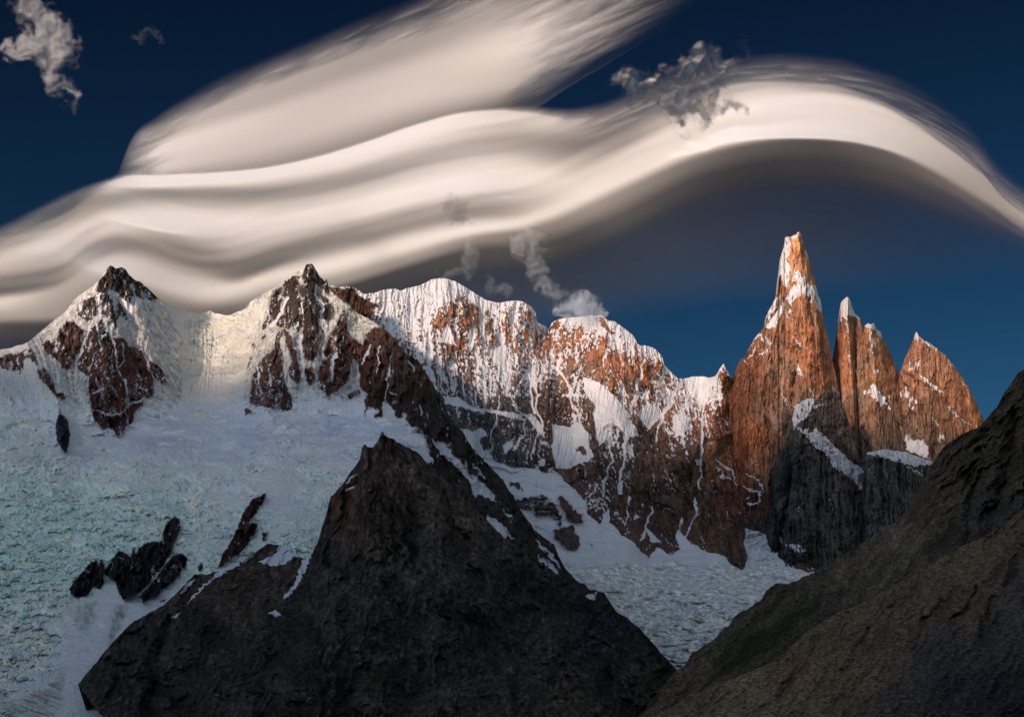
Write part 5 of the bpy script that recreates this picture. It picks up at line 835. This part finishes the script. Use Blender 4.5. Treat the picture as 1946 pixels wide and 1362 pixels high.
    m2 = [(180, 345), (240, 336), (300, 316), (400, 292), (500, 268), (600, 240), (700, 205), (800, 175), (900, 160), (1000, 130), (1100, 80), (1200, 25), (1300, -30), (1700, -180)]
    bt = [(180, 348), (240, 342), (300, 340), (400, 336), (500, 330), (600, 312), (700, 284), (800, 252), (860, 236), (920, 222), (1000, 205), (1080, 160), (1150, 120), (1200, 90), (1300, 30), (1400, -20), (1700, -160)]
    bt2 = off(bt, 12)
    fadeR = lambda v: [(180, 0), (225, v * .12), (290, v * .75), (360, v), (880, v), (960, v * .95), (1060, v * .75), (1150, v * .4), (1250, v * .15), (1330, .03), (1700, 0)]
    bands = [(top, .7, 0.0), (t1, [(180, .7), (400, .66), (700, .6), (1000, .62), (1700, .5)], fadeR(.9)), (mid, [(180, .85), (400, .80), (600, .72), (800, .74), (1000, .84), (1700, .7)], fadeR(1.0)),
             (m2, [(180, .82), (400, .74), (600, .72), (800, .76), (1000, .72), (1700, .5)], fadeR(1.0)), (bt, [(180, .6), (400, .55), (600, .5), (800, .48), (1000, .4), (1700, .4)], [(180, 0), (235, .6), (300, 1), (850, 1), (950, .85), (1050, .15), (1150, .05), (1300, 0), (1700, 0)]), (bt2, .5, [(180, 0), (235, .6), (300, 1), (850, 1), (940, .1), (1000, 0), (1700, 0)])]
    X, Y, B, A = banded(200, 1500, 4, off(top, -3), off(bt2, 3), 150, bands)
    u = (X + Y * 1.6); v = (Y * 1.0 + X * .42)
    st = fbm(X * 1.0 - Y * .3, v, 150, 16, 5, seed=810); st2 = fbm(X + Y * .9, v, 60, 22, 5, seed=811)
    A0 = A; A = np.clip(A + (st * .16 + st2 * .26) * np.clip(4 * A * (1 - A), 0, 1) ** 1.5, 0, 1)
    D = shape_from_light(X, Y, B, A0, 19500, lam1=.05)
    cloud_mesh("lenticular_cloud", X, Y, D, A, 400, M_CL, label="smooth pale wing-shaped cloud fanning up to the top of the picture above the arched one", cat="cloud")
    # --- ragged scraps
    def puff(pts, D0, dens, seed, label, soft=30, sc=34, thr=.5, relief=160, aniso=(1, 1), step=2.0, shear=0.0, thick=160, tilt=0.0):
        a = np.array(pts, float); soft *= 1.5; x0, x1 = a[:, 0].min() - soft, a[:, 0].max() + soft; y0, y1 = a[:, 1].min() - soft, a[:, 1].max() + soft
        X, Y = np.meshgrid(np.arange(x0, x1, step), np.arange(y0, y1, step)); layers = 4; par = None
        N = X.size; idx = np.arange(N).reshape(X.shape); Q = np.stack([idx[:-1, :-1], idx[1:, :-1], idx[1:, 1:], idx[:-1, 1:]], -1).reshape(-1, 4); VV, QQ, DD = [], [], []
        for k in range(layers):
            wx = X + fbm(X, Y, sc * 1.3, oct=4, seed=seed) * sc * .8; wy = Y + fbm(X, Y, sc * 1.3, oct=4, seed=seed + 5) * sc * .8
            sd = np.clip(sdist(wx, wy, pts, soft * 2.0) / soft, -2, 1.2)
            n1 = fbm(wx / aniso[0] + k * 3, wy, sc * .9, oct=6, seed=seed + 9, gain=.5)
            body = sstep(-.9, 1.0, sd); A = sstep(.12, 1.35, body * 1.0 + n1 * .85 + fbm(wx, wy, sc * .5, oct=3, seed=seed + 40 + k) * .3) * sstep(0, .5, body)
            A = 1 - (1 - A * dens) ** (1 / layers)
            sb = sstep(-.9, 1.1, np.clip(sdist(X + (wx - X) * .4, Y + (wy - Y) * .4, pts, soft * 2.0) / soft, -2, 1.2))
            D = D0 + k * thick * .5 - .32 * relief * (sb * 1.0 + fbm(X, Y, sc * .9, oct=3, seed=seed + 20, gain=.4) * .55) + tilt * (Y - y0) / F * D0
            VV.append(world(X, Y, D).reshape(-1, 3)); DD.append(A.ravel()); QQ.append(Q[A.ravel()[Q].max(1) > .003] + k * N)
        o = mesh_from("cloud_scrap", np.concatenate(VV), np.concatenate(QQ), M_PF, {'dens': np.concatenate(DD)}, None, smooth=True)
        return prop(o, label=label, cat="cloud", group="ragged scraps of cloud")
    puff([(20, -30), (60, -10), (95, 10), (130, 40), (152, 85), (140, 110), (125, 140), (140, 195), (120, 198), (95, 150), (60, 120), (30, 100), (5, 100), (20, 70), (50, 50), (30, 10)], 12500, .45, 901, "torn pale cloud scrap hanging in the dark blue upper left corner", soft=16, sc=30, relief=200)
    puff([(245, 72), (262, 64), (290, 50), (305, 62), (310, 78), (290, 68), (262, 80)], 12500, .05, 921, "very faint tiny wisp right of the upper left corner scrap", soft=9, sc=14, relief=40, step=1.5, thick=60)
    puff([(1165, 150), (1200, 125), (1240, 150), (1290, 110), (1345, 80), (1370, 115), (1420, 100), (1400, 150), (1380, 185), (1400, 215), (1340, 235), (1290, 240), (1240, 210), (1190, 190)], 9300, .86, 941, "dark ragged cloud scrap in front of the arch of the lens cloud", soft=20, sc=36, relief=240, tilt=2.2)
    puff([(828, 400), (850, 376), (870, 378), (892, 395), (880, 410), (900, 430), (860, 432), (850, 405)], 12000, .42, 961, "small grey cloud scrap above the rounded snow dome", soft=9, sc=18, relief=100, step=1.5, thick=80, tilt=2)
    puff([(985, 425), (1015, 425), (1030, 460), (1040, 510), (1060, 550), (1090, 570), (1050, 580), (1020, 540), (990, 500), (970, 480)], 11500, .24, 981, "thin grey veil of cloud trailing down towards the rust-red mountain", soft=14, sc=24, relief=120, step=1.7, thick=80)
    puff([(880, 440), (900, 450), (905, 490), (890, 520), (850, 530), (830, 520), (880, 500)], 11500, .16, 1001, "faint wisp of cloud just over the snow dome", soft=10, sc=20, relief=60, step=1.7, thick=60)
    puff([(930, 530), (960, 540), (975, 556), (950, 560), (925, 548)], 11500, .16, 1021, "faint wisp of cloud behind the right shoulder of the snow dome", soft=10, sc=18, relief=60, step=1.7, thick=60)
    puff([(1055, 575), (1080, 565), (1105, 560), (1130, 575), (1150, 597), (1120, 612), (1085, 612), (1068, 600)], 8750, .6, 1041, "small bright cloud sitting on top of the rust-red mountain", soft=12, sc=26, relief=50, step=1.3, thick=90)
sky_clouds()
